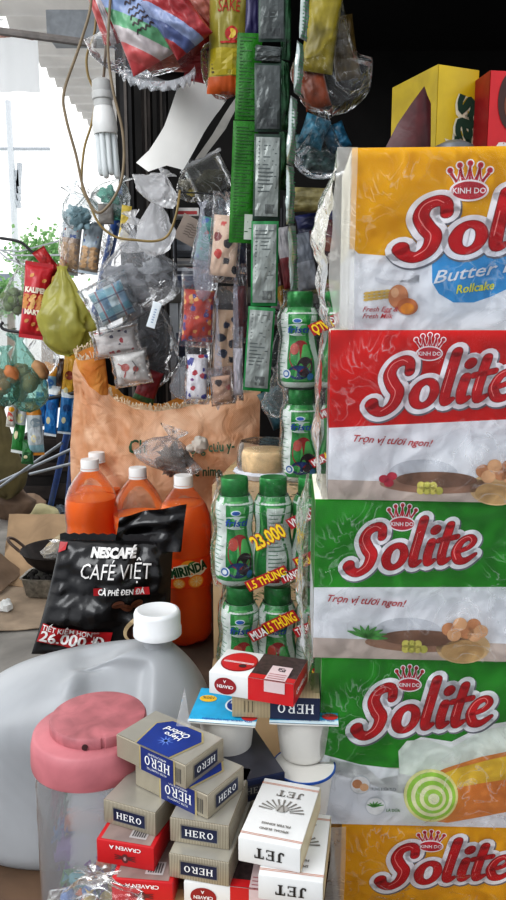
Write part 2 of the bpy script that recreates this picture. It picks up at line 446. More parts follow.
# ------------------------------------------------------------------ world and light
w = bpy.data.worlds.new('sky'); scn.world = w; w.use_nodes = True
nt = w.node_tree; n = nt.nodes; l = nt.links; n.clear()
wo = n.new('ShaderNodeOutputWorld'); bg = n.new('ShaderNodeBackground'); l.new(bg.outputs[0], wo.inputs[0])
tc = n.new('ShaderNodeTexCoord'); sx = n.new('ShaderNodeSeparateXYZ'); l.new(tc.outputs['Generated'], sx.inputs[0])
zr = ramp(n, l, mathn(n, l, 'ADD', sx.outputs[2], mathn(n, l, 'MULTIPLY', noise_t(n, l, 3, 2, 0, tc.outputs['Generated']), .1)), .0, .12, (.42, .44, .46, 1), (1, 1, 1, 1))
yr = ramp(n, l, mathn(n, l, 'ADD', mathn(n, l, 'MULTIPLY', sx.outputs[1], .5), .5), .30, .62, (.72, .75, .80, 1), (1, 1, 1, 1))
mm = n.new('ShaderNodeMix'); mm.data_type = 'RGBA'; mm.blend_type = 'MULTIPLY'; mm.inputs[0].default_value = 1
l.new(zr, mm.inputs[6]); l.new(yr, mm.inputs[7]); l.new(mm.outputs[2], bg.inputs[0]); bg.inputs[1].default_value = 1.35
def area(name, loc, target, size, power, color=(1, 1, 1)):
    L = bpy.data.lights.new(name, 'AREA'); L.energy = power; L.size = size; L.color = color
    o = bpy.data.objects.new(name, L); COL.objects.link(o); o.location = loc
    o.rotation_euler = (Vector(target) - Vector(loc)).to_track_quat('-Z', 'Y').to_euler(); return o
area('open_sky_light', (-2.2, -1.2, 3.2), (0, 1.0, .9), 2.2, 85, (.97, .99, 1))
scn.view_settings.view_transform = 'Standard'
scn.view_settings.look = 'Medium High Contrast'
scn.view_settings.exposure = 0
try:
    scn.cycles.use_denoising = True; scn.cycles.transparent_max_bounces = 24; scn.cycles.max_bounces = 8
    scn.cycles.sample_clamp_indirect = 6
except Exception: pass

# ------------------------------------------------------------------ setting
def slabobj(name, x0, x1, y0, y1, z0, z1, mat, label=None):
    mb = MB(); c = ((x0 + x1) / 2, (y0 + y1) / 2, z0)
    mb.box(x0 - c[0], x1 - c[0], y0 - c[1], y1 - c[1], 0, z1 - z0, mat); o = mb.build(name, loc=c, smooth=False)
    return tag(o, label, kind='structure')
slabobj('floor', -3, 3, -1.5, 5.2, -.05, 0, M('#84807a', .85, var=.22, vs=6, bmp=.3, bs=40), 'grey concrete ground strewn with litter')
slabobj('street', -40, 40, 5.2, 70, -.06, -.005, M('#f2f4f3', .9, vs=1, var=.04), 'street beyond the stall, its bright daylight painted in near white')  # near-white colour stands in for the glare of open daylight
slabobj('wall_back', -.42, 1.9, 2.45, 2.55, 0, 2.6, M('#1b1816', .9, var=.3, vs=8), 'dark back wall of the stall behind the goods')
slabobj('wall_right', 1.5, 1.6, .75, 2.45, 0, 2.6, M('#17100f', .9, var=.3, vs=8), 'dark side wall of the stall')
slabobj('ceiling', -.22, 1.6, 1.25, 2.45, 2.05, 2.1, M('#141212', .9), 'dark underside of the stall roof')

def corrugated(name, x0, x1, y0, y1, z, z1, mat, pitch=.076, amp=.013):
    mb = MB(); nv = int((y1 - y0) / pitch * 8)
    mb.grid(lambda u, v: (x0 + (x1 - x0) * u, y0 + (y1 - y0) * v, z + (z1 - z) * v + amp * math.sin(2 * PI * (y1 - y0) * v / pitch)), 3, nv, mat)
    return mb.build(name, angle=80)
cm = M('#dedbd6', .7, 0, var=.15, vs=5, transl=.22)
aw = at(90, 124, 4.9); aw2 = at(90, 30, 3.0)
o = corrugated('corrugated_awning', aw.x, .6, 1.9, 4.9, aw.z + .03, aw.z, cm, .15, .02)
tag(o, 'grey corrugated metal awning over the street side', 'awning')
ob = MB(); 
pa = at(58, 31, 2.6); ob.box(-.02, .6, -.05, .05, -.035, .035, M('#9fa3a6', .6)); ob.box(-.022, .602, -.056, -.050, -.042, .042, M('#8c9094', .6))
tag(ob.build('roof_beam', loc=pa, smooth=False), 'short grey metal purlin under the corrugated awning', 'beam')
o = corrugated('roof_sheet', -2.6, aw.x - .004, 1.9, 3.3, aw.z + .032, aw.z + .02, M('#e2e0dc', .7, 0, var=.12, vs=5, transl=.22), .20, .026)
tag(o, 'nearer corrugated roof sheet at the upper left corner above the white panel', 'roof sheet')
ob = MB(); a = at(-40, 26, 2.5); b = at(96, 44, 2.5)
ob.tube([Vector(), b - a], .012, M('#8a8480', .6, .4)); tag(ob.build('metal_pipe', loc=a), 'thin grey pipe running beneath the corrugated awning', 'pipe')
# white translucent panel hanging under the awning
ob = MB(); s = mpp(66, 3.0); a = at(18, 92, 3.0)
ob.grid(lambda u, v: ((u - .5) * 44 * s, .01 * math.sin(u * 9), v * 54 * s * (1 - .06 * u)), 16, 10, M('#fbfdff', .6, transl=.75, var=.01))
pn = ob.build('translucent_sheet', loc=a, angle=80); tag(pn, 'white translucent sheet hanging below the awning at the upper left', 'panel')
ob = MB(); ob.grid(lambda u, v: ((u - .5) * 44 * s, .01 * math.sin(u * 9) - .004, (.955 + v * .045 + .012 * noise.noise(Vector((u * 12, 0, 0)))) * 54 * s * (1 - .06 * u)), 16, 2, M('#b98f84', .8, var=.3)); ob.build('rusty_edge', pn)

# distant street things
ob = MB(); Y = 14; b = at(16, 250, Y); ob.tube([(0, 0, 0), (0, 0, 5.0)], [.075, .055], M('#e6e9ea', .7, var=.04), 12)
pl = ob.build('utility_pole', loc=(b.x, Y, 0)); tag(pl, 'pale concrete utility pole standing across the street', 'pole')
ob = MB()
for k in range(4): ob.tube([(.05 * k, 0, 3.6 + .12 * k), (.1, 0, 3.2 + .12 * k)], .05, M('#c9cdd0', .6), 6)
ob.tube([(-.6, 0, 4.2), (.7, 0, 4.2)], .03, M('#c0c4c8')); ob.build('cross_arm', pl)
for k, (dz, y2) in enumerate(((1.6, 262), (1.9, 246), (2.2, 238))):
    ob = MB(); a = at(-20, 236 + 6 * k, Y); b = at(70, y2 + 18 - 9 * k, 6.0 + 2.2 * k)
    ob.tube([a * 0, (b - a) * .5 + Vector((0, 0, -.12)), b - a], .012, M('#8c9094'), 5)
    tag(ob.build('overhead_wire', loc=a), ['lowest grey overhead wire sagging past the pole', 'middle grey overhead wire sagging past the pole', 'top grey overhead wire sagging past the pole'][2 - k], 'wire')
def leafy(name, label, c, wpx, hpx, Y, col, seed):
    rnd = random.Random(seed); s = mpp(c[1], Y); w_, h_ = wpx * s, hpx * s
    b = at(c[0], c[1], Y); root = empty(name, (b.x, Y, 0)); tag(root, label, 'tree', 'trees across the street')
    mb = MB(); mats = [M(col, .8, var=.3, transl=.5), M('#a9cc96', .8, transl=.5), M('#7fae72', .8, transl=.5)]
    for i in range(1500):
        d = Vector((rnd.gauss(0, .28), rnd.gauss(0, .2), rnd.gauss(0, .24))); p = Vector((d.x * w_, d.y * w_, b.z + d.z * h_))
        q = s * 2.6; a = Vector((rnd.uniform(-1, 1), rnd.uniform(-1, 1), rnd.uniform(-1, 1))).normalized() * q; e = a.orthogonal() * .6
        mb.add([p - a, p + e, p + a, p - e], [(0, 1, 2, 3)], mats[i % 3])
    mb.build('foliage', root, smooth=False)
    mb = MB(); mb.tube([(0, 0, 0), (.05, 0, b.z)], [.12, .06], M('#8b7f72')); mb.build('trunk', root)
leafy('street_tree', 'bright green tree right beside the pale utility pole', (42, 262), 46, 50, 13, '#8fbb7c', 1)
leafy('street_tree', 'small green tree low behind the limes bag', (8, 298), 40, 30, 16, '#9cc48a', 2)
hb = empty('tiled_house', at(2, 300, 18) * 1); hb.location.z = 0; tag(hb, 'low house with dark tiled roof across the street', 'house')
z_ = at(2, 305, 18).z
mb = MB(); mb.box(-1.2, .55, 0, 3, 0, z_, M('#dfe0dc', .8)); mb.build('wall', hb, smooth=False)
mb = MB(); z0 = at(2, 308, 18).z; z1 = at(2, 270, 18).z
mb.add([(-1.6, -.3, z0), (.75, -.3, z0), (.75, 3.3, z0), (-1.6, 3.3, z0), (-1.2, 1.5, z1), (.2, 1.5, z1)], [(0, 1, 5, 4), (1, 2, 5), (2, 3, 4, 5), (3, 0, 4)], M('#7c8590', .7, var=.2)); mb.build('roof', hb, smooth=False)
# dark timber posts at the stall's corner
for k, (px0, wpx, py0, py1, colr, lab) in enumerate([(131, 11, 84, 225, '#1d1b1b', 'dark post at the stall corner, the one nearest the bulb'), (147, 9, 88, 262, '#39322e', 'brown timber post right of the darkest corner post'), (160, 10, 88, 220, '#2a2624', 'dark brown post half hidden behind the white card')]):
    s = mpp(150, 2.1); b = at(px0, 620, 2.1); mb = MB(); ww = wpx * s
    mb.box(-ww / 2, ww / 2, -.025, .025, 0, 2.02, M(colr, .8, var=.3, vs=20)); mb.box(-ww * .12, ww * .12, -.03, -.025, 0, 2.0, M('#5d5650', .7))
    q = at(px0, 200, 2.1); tag(mb.build('corner_post', loc=(q.x, 2.08 + .06 * k, 0), smooth=False), lab, 'post')

# ------------------------------------------------------------------ tables
def table(name, label, x0, x1, y0, y1, z, mat, legm):
    root = empty(name, ((x0 + x1) / 2, (y0 + y1) / 2, 0)); tag(root, label, 'table'); hx, hy = (x1 - x0) / 2, (y1 - y0) / 2
    mb = MB(); mb.box(-hx, hx, -hy, hy, z - .03, z, mat); mb.build('tabletop', root, bevel=.003)
    for a in (-1, 1):
        for b_ in (-1, 1):
            mb = MB(); mb.box(a * (hx - .04) - .02, a * (hx - .04) + .02, b_ * (hy - .04) - .02, b_ * (hy - .04) + .02, 0, z - .03, legm); mb.build('leg', root, smooth=False)
wd = M('#5c4634', .7, var=.25, vs=12); wdk = M('#3a2e26', .8, var=.2)
FT = .57; RT = .642
table('front_table', 'low brown wooden table carrying the cigarettes, jar and jug', -.52, .62, .42, 1.02, FT, wd, wdk)
table('rear_table', 'wooden table under the orange soda bottles and sack', -.385, 1.3, 1.06, 2.0, RT, M('#4b3b2f', .7, var=.25, vs=12), wdk)

# ------------------------------------------------------------------ cardboard cartons
kraft = M('#a88e6c', .8, var=.1, vs=15, bmp=.1); kraft_d = M('#8d7457', .85, var=.12, vs=15)
def carton(name, label, w_, d_, h_, loc, yaw=0, mat=kraft, tape=True):
    root = empty(name, loc, (0, 0, yaw)); tag(root, label, 'box'); mb = MB()
    mb.box(0, w_, 0, d_, 0, h_, mat); mb.build('box_body', root, bevel=.002)
    if tape:
        mb = MB(); mb.box(0.001, w_ - .001, d_ / 2 - .024, d_ / 2 + .024, h_, h_ + .0006, M('#c4ab7f', .25, var=.05)); mb.build('packing_tape', root, smooth=False)
    return root
c0 = at(212, 484, 1.12)
cr = carton('cardboard_box', 'tall brown cardboard box behind the wrapped yogurt drinks, cake tub on top', .42, .27, 1.0 - RT, (c0.x, 1.115, RT), R(-9))
A = Art(lambda x, z, L: (x, -.0004 * L, z)); A.text('m', .006, .20, .012, M('#b0342c'), 2, bold=.02); A.build('box_print', cr, smooth=False)
carton('cigarette_carton', 'brown cardboard box holding up the heap of cigarette packs', .155, .108, .745 - FT, (-.108, .515, FT), 0)
carton('drinks_carton', 'brown cardboard box under the lower wrapped yogurt drinks', .30, .12, .790 - FT, (-.055, .845, FT), 0)

# ------------------------------------------------------------------ cake boxes ("Solite")
YB = .70
white = M('#e4e6ea', .4, var=.03, spec=.2); yel = M('#e2a80c', .35, var=.05, vs=10, spec=.2); redm = M('#c8140f', .35, var=.06, vs=10, spec=.2); grn = M('#258a1c', .35, var=.06, vs=10, spec=.2); yel2 = M('#e3a510', .35, var=.05, spec=.2)
edge = M('#e6e2d2', .5)
brown = M('#9c7660', .5, var=.15); skin = M('#c98b5e', .45, var=.12); skinl = M('#e6b486', .45, var=.1)
def wrap(root, w_, d_, h_, seed, mat, m=.004, flare=.0, amp=.005, side_m=None):
    mb = MB(); x0, x1, y0, y1, z0, z1 = -m, w_ + m, -m, d_ + m, .0005, h_ - .0005
    def per(u):
        Lx, Ly = x1 - x0, y1 - y0; t = u * 2 * (Lx + Ly)
        if t < Lx: return (x0 + t, y0, 0, -1)
        t -= Lx
        if t < Ly: return (x1, y0 + t, 1, 0)
        t -= Ly
        if t < Lx: return (x1 - t, y1, 0, 1)
        t -= Lx
        return (x0, y1 - t, -1, 0)
    def fn(u, v):
        x, y, nx, ny = per(min(u, .99999)); z = z0 + (z1 - z0) * v
        p = Vector((x * 14, y * 14, z * 14 + seed * 5)); k = abs(noise.noise(p)) * amp * 2 + abs(noise.noise(p * 3)) * amp * .9
        e = min(v, 1 - v) * 8; k *= min(1, .25 + e)
        if nx < 0: k += flare * (.35 + .65 * math.sin(PI * min(1, v * 1.1)) ** .6) * (1 + .8 * noise.noise(p * 1.7))
        cx = max(0, 1 - abs(x - x0) / .012) if ny < 0 else 0
        return (x + nx * k - cx * flare * .75 * (1 - .5 * abs(2 * v - 1) ** 3 + .5 * noise.noise(p * 1.7)), y + ny * k - cx * flare * .15, z)
    lx = 2 * (w_ + d_ + 4 * m)
    mb.grid(fn, 150, 34, mat, matfn=lambda u, v: side_m if ((u * lx > lx - (d_ + 2 * m) or (u * lx < .008 and flare > .01)) and side_m) else None)
    return mb.build('plastic_wrap', root, angle=80)
def cake_box(label, px0, pyt, pyb, wpx, depth, draw, yaw, seed, side, mats, flare=0, roll=0, zt=None, zb=None, filmk=None, front=YB):
    zt = zt if zt is not None else at(px0, pyt, front).z; zb = zb if zb is not None else at(px0, pyb, front).z; h_ = zt - zb
    p = at(px0, (pyt + pyb) / 2, front); s = mpp((pyt + pyb) / 2, front); w_ = wpx * s; sz = h_ / (pyb - pyt)
    root = empty('cake_box', (p.x, front, zb), (0, roll, yaw)); tag(root, label, 'cake box', 'stack of roll cake boxes')
    mb = MB(); mb.box(0, w_, 0, depth, 0, h_, mats[0]); bd = mb.build('box_body', root, bevel=.0015)
    A = Art(lambda x, z, L: ((x - px0) * s, -.0003 - .00022 * L, (pyb - z) * sz))
    Am = Art(lambda x, z, L: (x * 1, -.0003 - .00022 * L, z))
    draw(A, s, sz); A.build('front_print', root, smooth=False)
    # side print: a solid colour panel on the left side
    mb = MB(); mb.add([(-.0004, .002, .002), (-.0004, depth - .002, .002), (-.0004, depth - .002, h_ * side[1]), (-.0004, .002, h_ * side[1])], [(3, 2, 1, 0)], white)
    mb.add([(-.0004, .002, h_ * side[1]), (-.0004, depth - .002, h_ * side[1]), (-.0004, depth - .002, h_ - .002), (-.0004, .002, h_ - .002)], [(3, 2, 1, 0)], side[0]); mb.build('side_print', root, smooth=False)
    wrap(root, w_, depth, h_, seed, filmk or FILM(.04, bs=.7, sc=26), flare=flare, side_m=FILM(.62, bs=.8, sc=30, gloss=1.5, body='#fdfcf6'))
    return root
class PxArt:
    """wraps an Art so that shapes may be given in photo rows (down) instead of up"""
    pass
def flip(A):   # logo helpers work with z up; convert through local frame where z = -py
    B = Art(lambda x, z, L: A.fn(x, -z, L)); B.v, B.f, B.m, B.mats = A.v, A.f, A.m, A.mats; return B

def bowl_eggs(B, cx, cy, s):
    B.ell(cx, cy - s * .3, s, s * .62, M('#d9b98a', .4, var=.12), 3); B.ell(cx, cy - s * .45, s * .8, s * .42, M('#c8a470', .4), 4)
    for i, (dx, dy, m_) in enumerate(((-.55, .25, 0), (-.15, .45, 1), (.35, .42, 0), (.62, .2, 1), (.1, .15, 0), (-.35, .05, 1), (.4, .05, 1))):
        B.ell(cx + dx * s, cy + dy * s + s * .1, s * .26, s * .24, (skin, skinl)[m_], 5 + i % 2)
def scene_lower(B, x0, x1, top, bot, leaf):
    """tabletop picture: flour heap, grapes, bowl of eggs"""
    B.poly([(x0, -bot), (x1, -bot), (x1, -(bot - 18)), (x0, -(bot - 20))], M('#c8b8ae', .45, var=.12, vs=20), 2)
    B.ell(x0 + 108, -(bot - 17), 56, 9, brown, 3); B.ell(x0 + 95, -(bot - 28), 34, 14, M('#c9ccd2', .5, var=.12), 2)
    B.ell(x0 + 108, -(bot - 22), 40, 8, M('#7d5a45', .5, var=.2), 4)
    for i in range(7): B.ell(x0 + 93 + (i % 4) * 6, -(bot - 11 - (i // 4) * 5), 4, 4, (M('#d9d06a', .4), M('#c4c05a', .4))[i % 2], 6)
    bowl_eggs(B, (464 if leaf == 'leaf' else 497), -(bot - 22), 27)

def draw_yellow(A, s, sz):
    x0, x1, t, b = 350, 606, 148, 328; B = flip(A)
    B.poly([(x0, -t), (x1, -t), (x1, -262), (500, -262), (x0, -250)], yel, 1)
    B.poly([(x0, -250), (500, -262), (x1, -262), (x1, -b), (x0, -b)], white, 1)
    # milk splash edge
    sh = M('#c3c6cf', .4); B.stroke([(352, -250), (368, -262), (384, -264), (400, -274), (420, -276)], [8, 7, 8, 9, 8], white, 2); B.ell(398, -276, 22, 7, M('#d4d6dc', .4, var=.05), 2); B.ell(396, -273, 20, 5, white, 3)
    bl = M('#2f93cf', .3, var=.08)
    B.poly([(432, -262), (433, -280), (440, -291), (455, -300), (475, -300), (492, -294), (508, -286), (560, -282), (560, -250), (432, -250)], bl, 2)
    B.text('Butter Milk', 434, -281, 12, white, 5, rot=R(9), shear=.4, bold=.01, w=112); B.text('Rollcake', 457, -291, 8, M('#e8e23a', .4), 5, rot=R(7), shear=.3, bold=.02, w=38)
    logo(B, 404, -254, 52, rot=R(4), shear=.16, wsc=1.3)
    crown(B, 465, -190, 31)
    # wheat, eggs, caption
    for k in range(3):
        for i in range(5): B.ell(368 + i * 5, -(297 - k * 3.2 - i * .6), 3.4, 1.5, M('#d8b55c', .5), 3 + k, rot=R(10))
    B.ell(399.5, -294, 10, 12, M('#cf8a5c', .4, var=.1), 7); B.ell(396, -290, 4, 5, M('#e8b48a', .4), 8)
    B.ell(409, -304, 10.5, 8.5, M('#bd6f3c', .4), 9, rot=R(-8)); B.ell(409, -306, 7, 5.5, M('#d98a1e', .25), 10)
    rd = M('#b0222a', .4)
    B.text('Fresh Egg &', 364, -309, 4.8, rd, 11, shear=.4, w=36, bold=.01); B.text('Fresh Milk', 364, -316, 4.8, rd, 11, shear=.4, w=31, bold=.01)
def mk_draw(x0, x1, t, b, colr, lx, ly, lh, split, words, wx, wy, crx, cry, leaf, wsc=1.02, crs=21):
    def d(A, s, sz):
        B = flip(A)
        B.poly([(x0, -t), (x1, -t), (x1, -split(x1)), ((x0 + x1) / 2, -split((x0 + x1) / 2)), (x0, -split(x0))], colr, 1)
        B.poly([(x0, -split(x0)), ((x0 + x1) / 2, -split((x0 + x1) / 2)), (x1, -split(x1)), (x1, -b), (x0, -b)], white, 1)
        logo(B, lx, -ly, lh, rot=R(6), shear=.28, wsc=wsc); crown(B, crx, -cry, crs)
        if words: B.text(words, wx, -wy, 6.6, M('#b01822', .4), 8, shear=.4, w=78, rot=R(-3), bold=.012)
        scene_lower(B, x0, x1 - 6, t, b, leaf)
        if leaf == 'leaf':
            for i in range(8):
                a = R(150 - i * 22); B.stroke([(367, -(b - 22)), (367 + 12 * math.cos(a), -(b - 22) + 7 * math.sin(a)), (367 + 22 * math.cos(a), -(b - 22) + 12 * math.sin(a))], [3, 4, .6], M('#4f9a44', .4), 7, cap=False, k=3)
        else:
            for i, (dx, dy) in enumerate(((56, 22), (64, 25), (61, 18))): B.ell(x0 + dx, -(b - dy), 5, 4, M('#b3203a', .4), 7)
    return d
def draw_green_roll(A, s, sz):
    x0, x1, t, b = 320, 535, 660, 822; B = flip(A)
    B.poly([(x0, -t), (x1, -t), (x1, -778), (430, -765), (x0, -764)], grn, 1)
    B.poly([(x0, -752), (360, -762), (420, -768), (x1, -772), (x1, -b), (x0, -b)], white, 2)
    B.poly([(330, -757), (366, -764), (380, -776), (398, -772), (404, -742), (420, -734), (450, -738), (480, -722), (x1, -712), (x1, -780), (400, -790), (330, -770)], M('#eceeed', .4, var=.04, spec=.2), 2)
    B.poly([(398, -748), (406, -738), (426, -736), (450, -744), (480, -726), (x1, -716), (x1, -760), (430, -775), (400, -770)], M('#dde5dc', .4, var=.08), 3)
    # swiss roll: body then spiral face
    B.poly([(420, -776), (445, -764), (480, -752), (x1, -740), (x1, -800), (480, -812), (450, -818), (428, -816)], M('#dd8a3e', .45, var=.15, vs=30), 4)
    B.poly([(430, -775), (455, -764), (490, -754), (x1, -744), (x1, -768), (480, -778), (440, -786)], M('#e9c43c', .45, var=.12), 5)
    cx, cy = 432, -791
    for r, m_ in ((29, M('#e8e3a0', .5)), (26, M('#9fcf4a', .5)), (22, M('#eceabf', .5)), (18, M('#9fcf4a', .5)), (14, M('#eceabf', .5)), (10, M('#a8d454', .5)), (6, M('#f1efd0', .5))):
        B.ell(cx + (29 - r) * .12, cy - (29 - r) * .1, r * .95, r * .9, m_, 6 + (29 - r) // 3, rot=R(-25))
    for (cx, cy, m_) in ((361, -782, skin), (377, -803, M('#4c9a3e', .4))):
        B.ell(cx, cy, 10.5, 9.5, M('#d2d6da', .4), 4); B.ell(cx, cy, 9.3, 8.4, M('#f0f0f0', .4), 5)
        if cy > -790: B.ell(cx - 3, cy + 1, 5, 4.4, skin, 6); B.ell(cx + 4, cy - 2, 4.4, 3.8, skinl, 7)
        else:
            for i in range(6):
                a = R(160 - i * 28); B.stroke([(cx - 2, cy), (cx + 9 * math.cos(a), cy + 5 * math.sin(a))], [2.6, .6], m_, 6, cap=False, k=2)
    B.text('TRỨNG & SỮA TƯƠI', 371, -787, 2.6, M('#8a8f94'), 6, w=26, bold=.02); B.text('LÁ DỨA', 388, -808, 2.6, M('#5c8f54'), 6, w=14, bold=.02)
    logo(B, 358, -733, 43, rot=R(6), shear=.28, wsc=1.14); crown(B, 406, -684, 20)
def draw_yellow_low(A, s, sz):
    x0, x1, t, b = 340, 556, 824, 985; B = flip(A)
    B.poly([(x0, -t), (x1, -t), (x1, -930), (x0, -915)], yel2, 1); B.poly([(x0, -915), (x1, -930), (x1, -b), (x0, -b)], white, 1)
    logo(B, 381, -895, 43, rot=R(6), shear=.28, wsc=1.1); crown(B, 427, -848, 20); scene_lower(B, x0, x1 - 6, t, b, '')
z1 = at(330, 330, YB).z; z2 = at(330, 499, YB).z; z3 = at(330, 657, YB).z; z4 = at(330, 823, YB).z
crinkle = FILM(.55, bs=.8, sc=30, rough=.1, gloss=1.4)
cake_box('yellow and white cake box with an egg picture, topmost of the stack', 350, 148, 328, 257, .13, draw_yellow, R(-3), 1, (edge, .42), (edge,), flare=.018, zb=z1 + .0, filmk=FILM(.02, bs=.8, sc=28))
cake_box('red cake box second from the top of the stack, in clear plastic', 329, 332, 499, 206, .12, mk_draw(329, 535, 332, 499, redm, 373, 410, 46, lambda x: 427 - (x - 329) * .06, 'Trọn vị tươi ngon!', 354, 440, 425, 354, 'berry', 1.12), R(-5), 2, (redm, .42), (edge,), flare=.004, zt=z1, zb=z2)
cake_box('green cake box third in the stack, with aloe leaf and egg bowl picture', 314, 502, 657, 214, .12, mk_draw(314, 528, 502, 657, grn, 350, 571, 41, lambda x: 587 - (x - 314) * .02, 'Trọn vị tươi ngon!', 328, 600, 399, 524, 'leaf', 1.12), R(-3), 3, (grn, .42), (edge,), flare=.006, zt=z2, zb=z3, roll=0)
cake_box('green cake box fourth in the stack, picturing a sliced green spiral roll', 320, 660, 822, 215, .12, draw_green_roll, R(-2), 4, (grn, .42), (edge,), flare=.006, zt=z3, zb=z4, filmk=FILM(.04, bs=.8, sc=24))
cake_box('yellow cake box lowest in the stack, cut off by the bottom of the photo', 340, 825, 985, 216, .12, draw_yellow_low, R(-2), 5, (yel2, .42), (edge,), flare=.016, zt=z4, zb=FT, filmk=FILM(.04, bs=.8, sc=24))

# ------------------------------------------------------------------ cigarette packs
PW, PD, PH = .0545, .087, .0232
hero_st = STRIPES('#b5ac98', '#837b6c', 700, 0, .35, .35); hero_sd = STRIPES('#b8b09d', '#8b8475', 700, 1, .35, .35); hero_top = M('#aba79c', .28, .35, var=.06)
navy = M('#17213f', .35, .1); blue = M('#203a86', .3, .1); pearl = M('#e6e6e4', .35, var=.02); blk = M('#23201f', .4)
wht = M('#d4d4d2', .35, var=.03); crred = M('#b81c22', .32, var=.06); gold = M('#ad8d5a', .35, .5); tan = STRIPES('#b7a584', '#8f8068', 700, 0, .4, .2)
cello = FILM(.02, bs=.35, sc=60, rough=.05, gloss=.9)
def faces(MBx):
    e = .00025
    return {'front': Art(lambda x, z, L: (x, -e * L, z)), 'top': Art(lambda x, z, L: (x, z, PH + e * L)), 'left': Art(lambda x, z, L: (-e * L, PD - x, z)), 'right': Art(lambda x, z, L: (PW + e * L, x, z)), 'bottom': Art(lambda x, z, L: (x, PD - z, -e * L))}
def pack(brand, label, corner, z, yaw=0, flipz=False, tilt=0, group='cigarette packs heaped on the table', topdraw=True):
    """corner=(px,py) photo spot of the pack's near-left lower corner on the level z"""
    p = onz(corner[0], corner[1], z)
    root = empty('cigarette_pack', p, (tilt, 0, yaw)); tag(root, label, 'cigarettes', group)
    inner = root
    body = {'hero': hero_st, 'oxford': hero_st, 'jet': wht, 'craven': crred, 'cravenw': wht, 'herotan': tan, 'dark': navy}[brand]
    mb = MB(); mb.box(0, PW, 0, PD, 0, PH, body); bd = mb.build('pack_body', root, bevel=.0012)
    FA = faces(None); f, t, lf, rt = FA['front'], FA['top'], FA['left'], FA['right']
    def F_(x, z):   # allow upside-down print
        return (PW - x, PH - z) if flipz else (x, z)
    rt_ = PI if flipz else 0
    def ftext(slabword, x, z, h, m_, L, w_): 
        X, Z = F_(x, z); slab(f, slabword, X, Z, h, m_, L, w=w_, rot=rt_)
    def ft(s_, x, z, h, m_, L=3, w_=None, bold=.02, art=f, fl=True):
        X, Z = (F_(x, z) if fl else (x, z)); art.text(s_, X, Z, h, m_, L, w=w_, rot=rt_ if fl else 0, bold=bold)
    if brand in ('hero', 'herotan', 'oxford'):
        st = hero_st if brand != 'herotan' else tan
        t.poly([(0.001, .001), (PW - .001, .001), (PW - .001, PD - .001), (.001, PD - .001)], hero_top, 1)
        lf.poly([(.001, .001), (PD - .001, .001), (PD - .001, PH - .001), (.001, PH - .001)], hero_sd, 1); rt.poly([(.001, .001), (PD - .001, .001), (PD - .001, PH - .001), (.001, PH - .001)], hero_sd, 1)
        X0, X1, Z0, Z1 = .011, PW - .011, .0055, PH - .0055
        f.poly([(X0 - .001, Z0 - .001), (X1 + .001, Z0 - .001), (X1 + .001, Z1 + .001), (X0 - .001, Z1 + .001)], M('#8e8a80', .3, .4), 2)
        f.poly([(X0, Z0), (X1, Z0), (X1, Z1), (X0, Z1)], navy if brand != 'herotan' else M('#4e4a40', .4), 3)
        ftext('HERO', .0145, .0083, .0065, pearl, 4, .026)
        for q in range(4): lf.poly([(PD - .006 - .002 * q, .004), (PD - .0052 - .002 * q, .004), (PD - .0052 - .002 * q, .018), (PD - .006 - .002 * q, .018)], M('#55534d'), 3)
        if brand == 'oxford':   # blue front panel wrapping over the long side
            bp = [(0, .020), (.036, .012), (.048, .022), (.048, .058), (.036, .068), (0, .060)]
            t.poly([(0, .018), (.037, .010), (.0495, .021), (.0495, .059), (.037, .070), (0, .062)], M('#c8b987', .35, .5), 3); t.poly(bp, blue, 4)
            t.text('Oxford', .038, .026, .007, pearl, 6, w=.03, rot=R(90), shear=.2, bold=.02)
            t.text('Hero', .030, .030, .006, pearl, 6, w=.02, rot=R(90), bold=.02)
            for i in range(9):
                a = i * PI / 4.5; t.stroke([(.018, .040), (.018 + .008 * math.cos(a), .040 + .008 * math.sin(a))], [.0022, .0004], M('#5c7ac0'), 5, cap=False, k=2)
            a0, a1 = PD - .054, PD - .014
            lf.poly([(a0 - .002, .0), (a1 + .002, .0), (a1 + .002, PH), (a0 - .002, PH)], M('#c8b987', .35, .5), 3); lf.poly([(a0, 0), (a1, 0), (a1, PH), (a0, PH)], M('#1b2c6c', .3), 4)
            slab(lf, 'HERO', a1 - .004, .0172, .0095, pearl, 6, w=.031, rot=PI)
            lf.text('AMERICAN BLEND', a1 - .008, .0205, .002, pearl, 6, w=.022, rot=PI); lf.text('FILTER CIGARETTES', a1 - .008, .0060, .002, pearl, 6, w=.024, rot=PI)
    if brand == 'jet':
        og = M('#b8663a', .4); gr = M('#77736d', .4)
        for z_ in (.006, .0075, PD - .0075, PD - .009): t.poly([(.0, z_), (PW, z_), (PW, z_ + .0006), (0, z_ + .0006)], og, 1)
        rt.poly([(0, 0), (PD, 0), (PD, PH), (0, PH)], M('#cbbf9c', .4, var=.05), 1); rt.poly([(.0, .004), (PD, .004), (PD, .0046), (0, .0046)], og, 2)
        slab(f, 'JET', PW - .014, .0165, .0095, blk, 3, w=.026, rot=PI)
        slab(t, 'JET', PW - .012, PD - .016, .0085, gr, 3, w=.025, rot=PI)
        for i in range(11):
            a = R(-8 - i * 16.4 + 0); c_ = (PW / 2, PD - .046)
            t.stroke([(c_[0] + .008 * math.cos(-a), c_[1] + .006 * math.sin(-a)), (c_[0] + .021 * math.cos(-a), c_[1] + .017 * math.sin(-a))], [.0008, .0018], gr, 3, cap=False, k=2)
        t.ell(PW / 2, PD - .042, .006, .005, M('#a09d98'), 4); t.stroke([(PW / 2 - .003, PD - .046), (PW / 2, PD - .038), (PW / 2 + .003, PD - .046)], .0012, gr, 5)
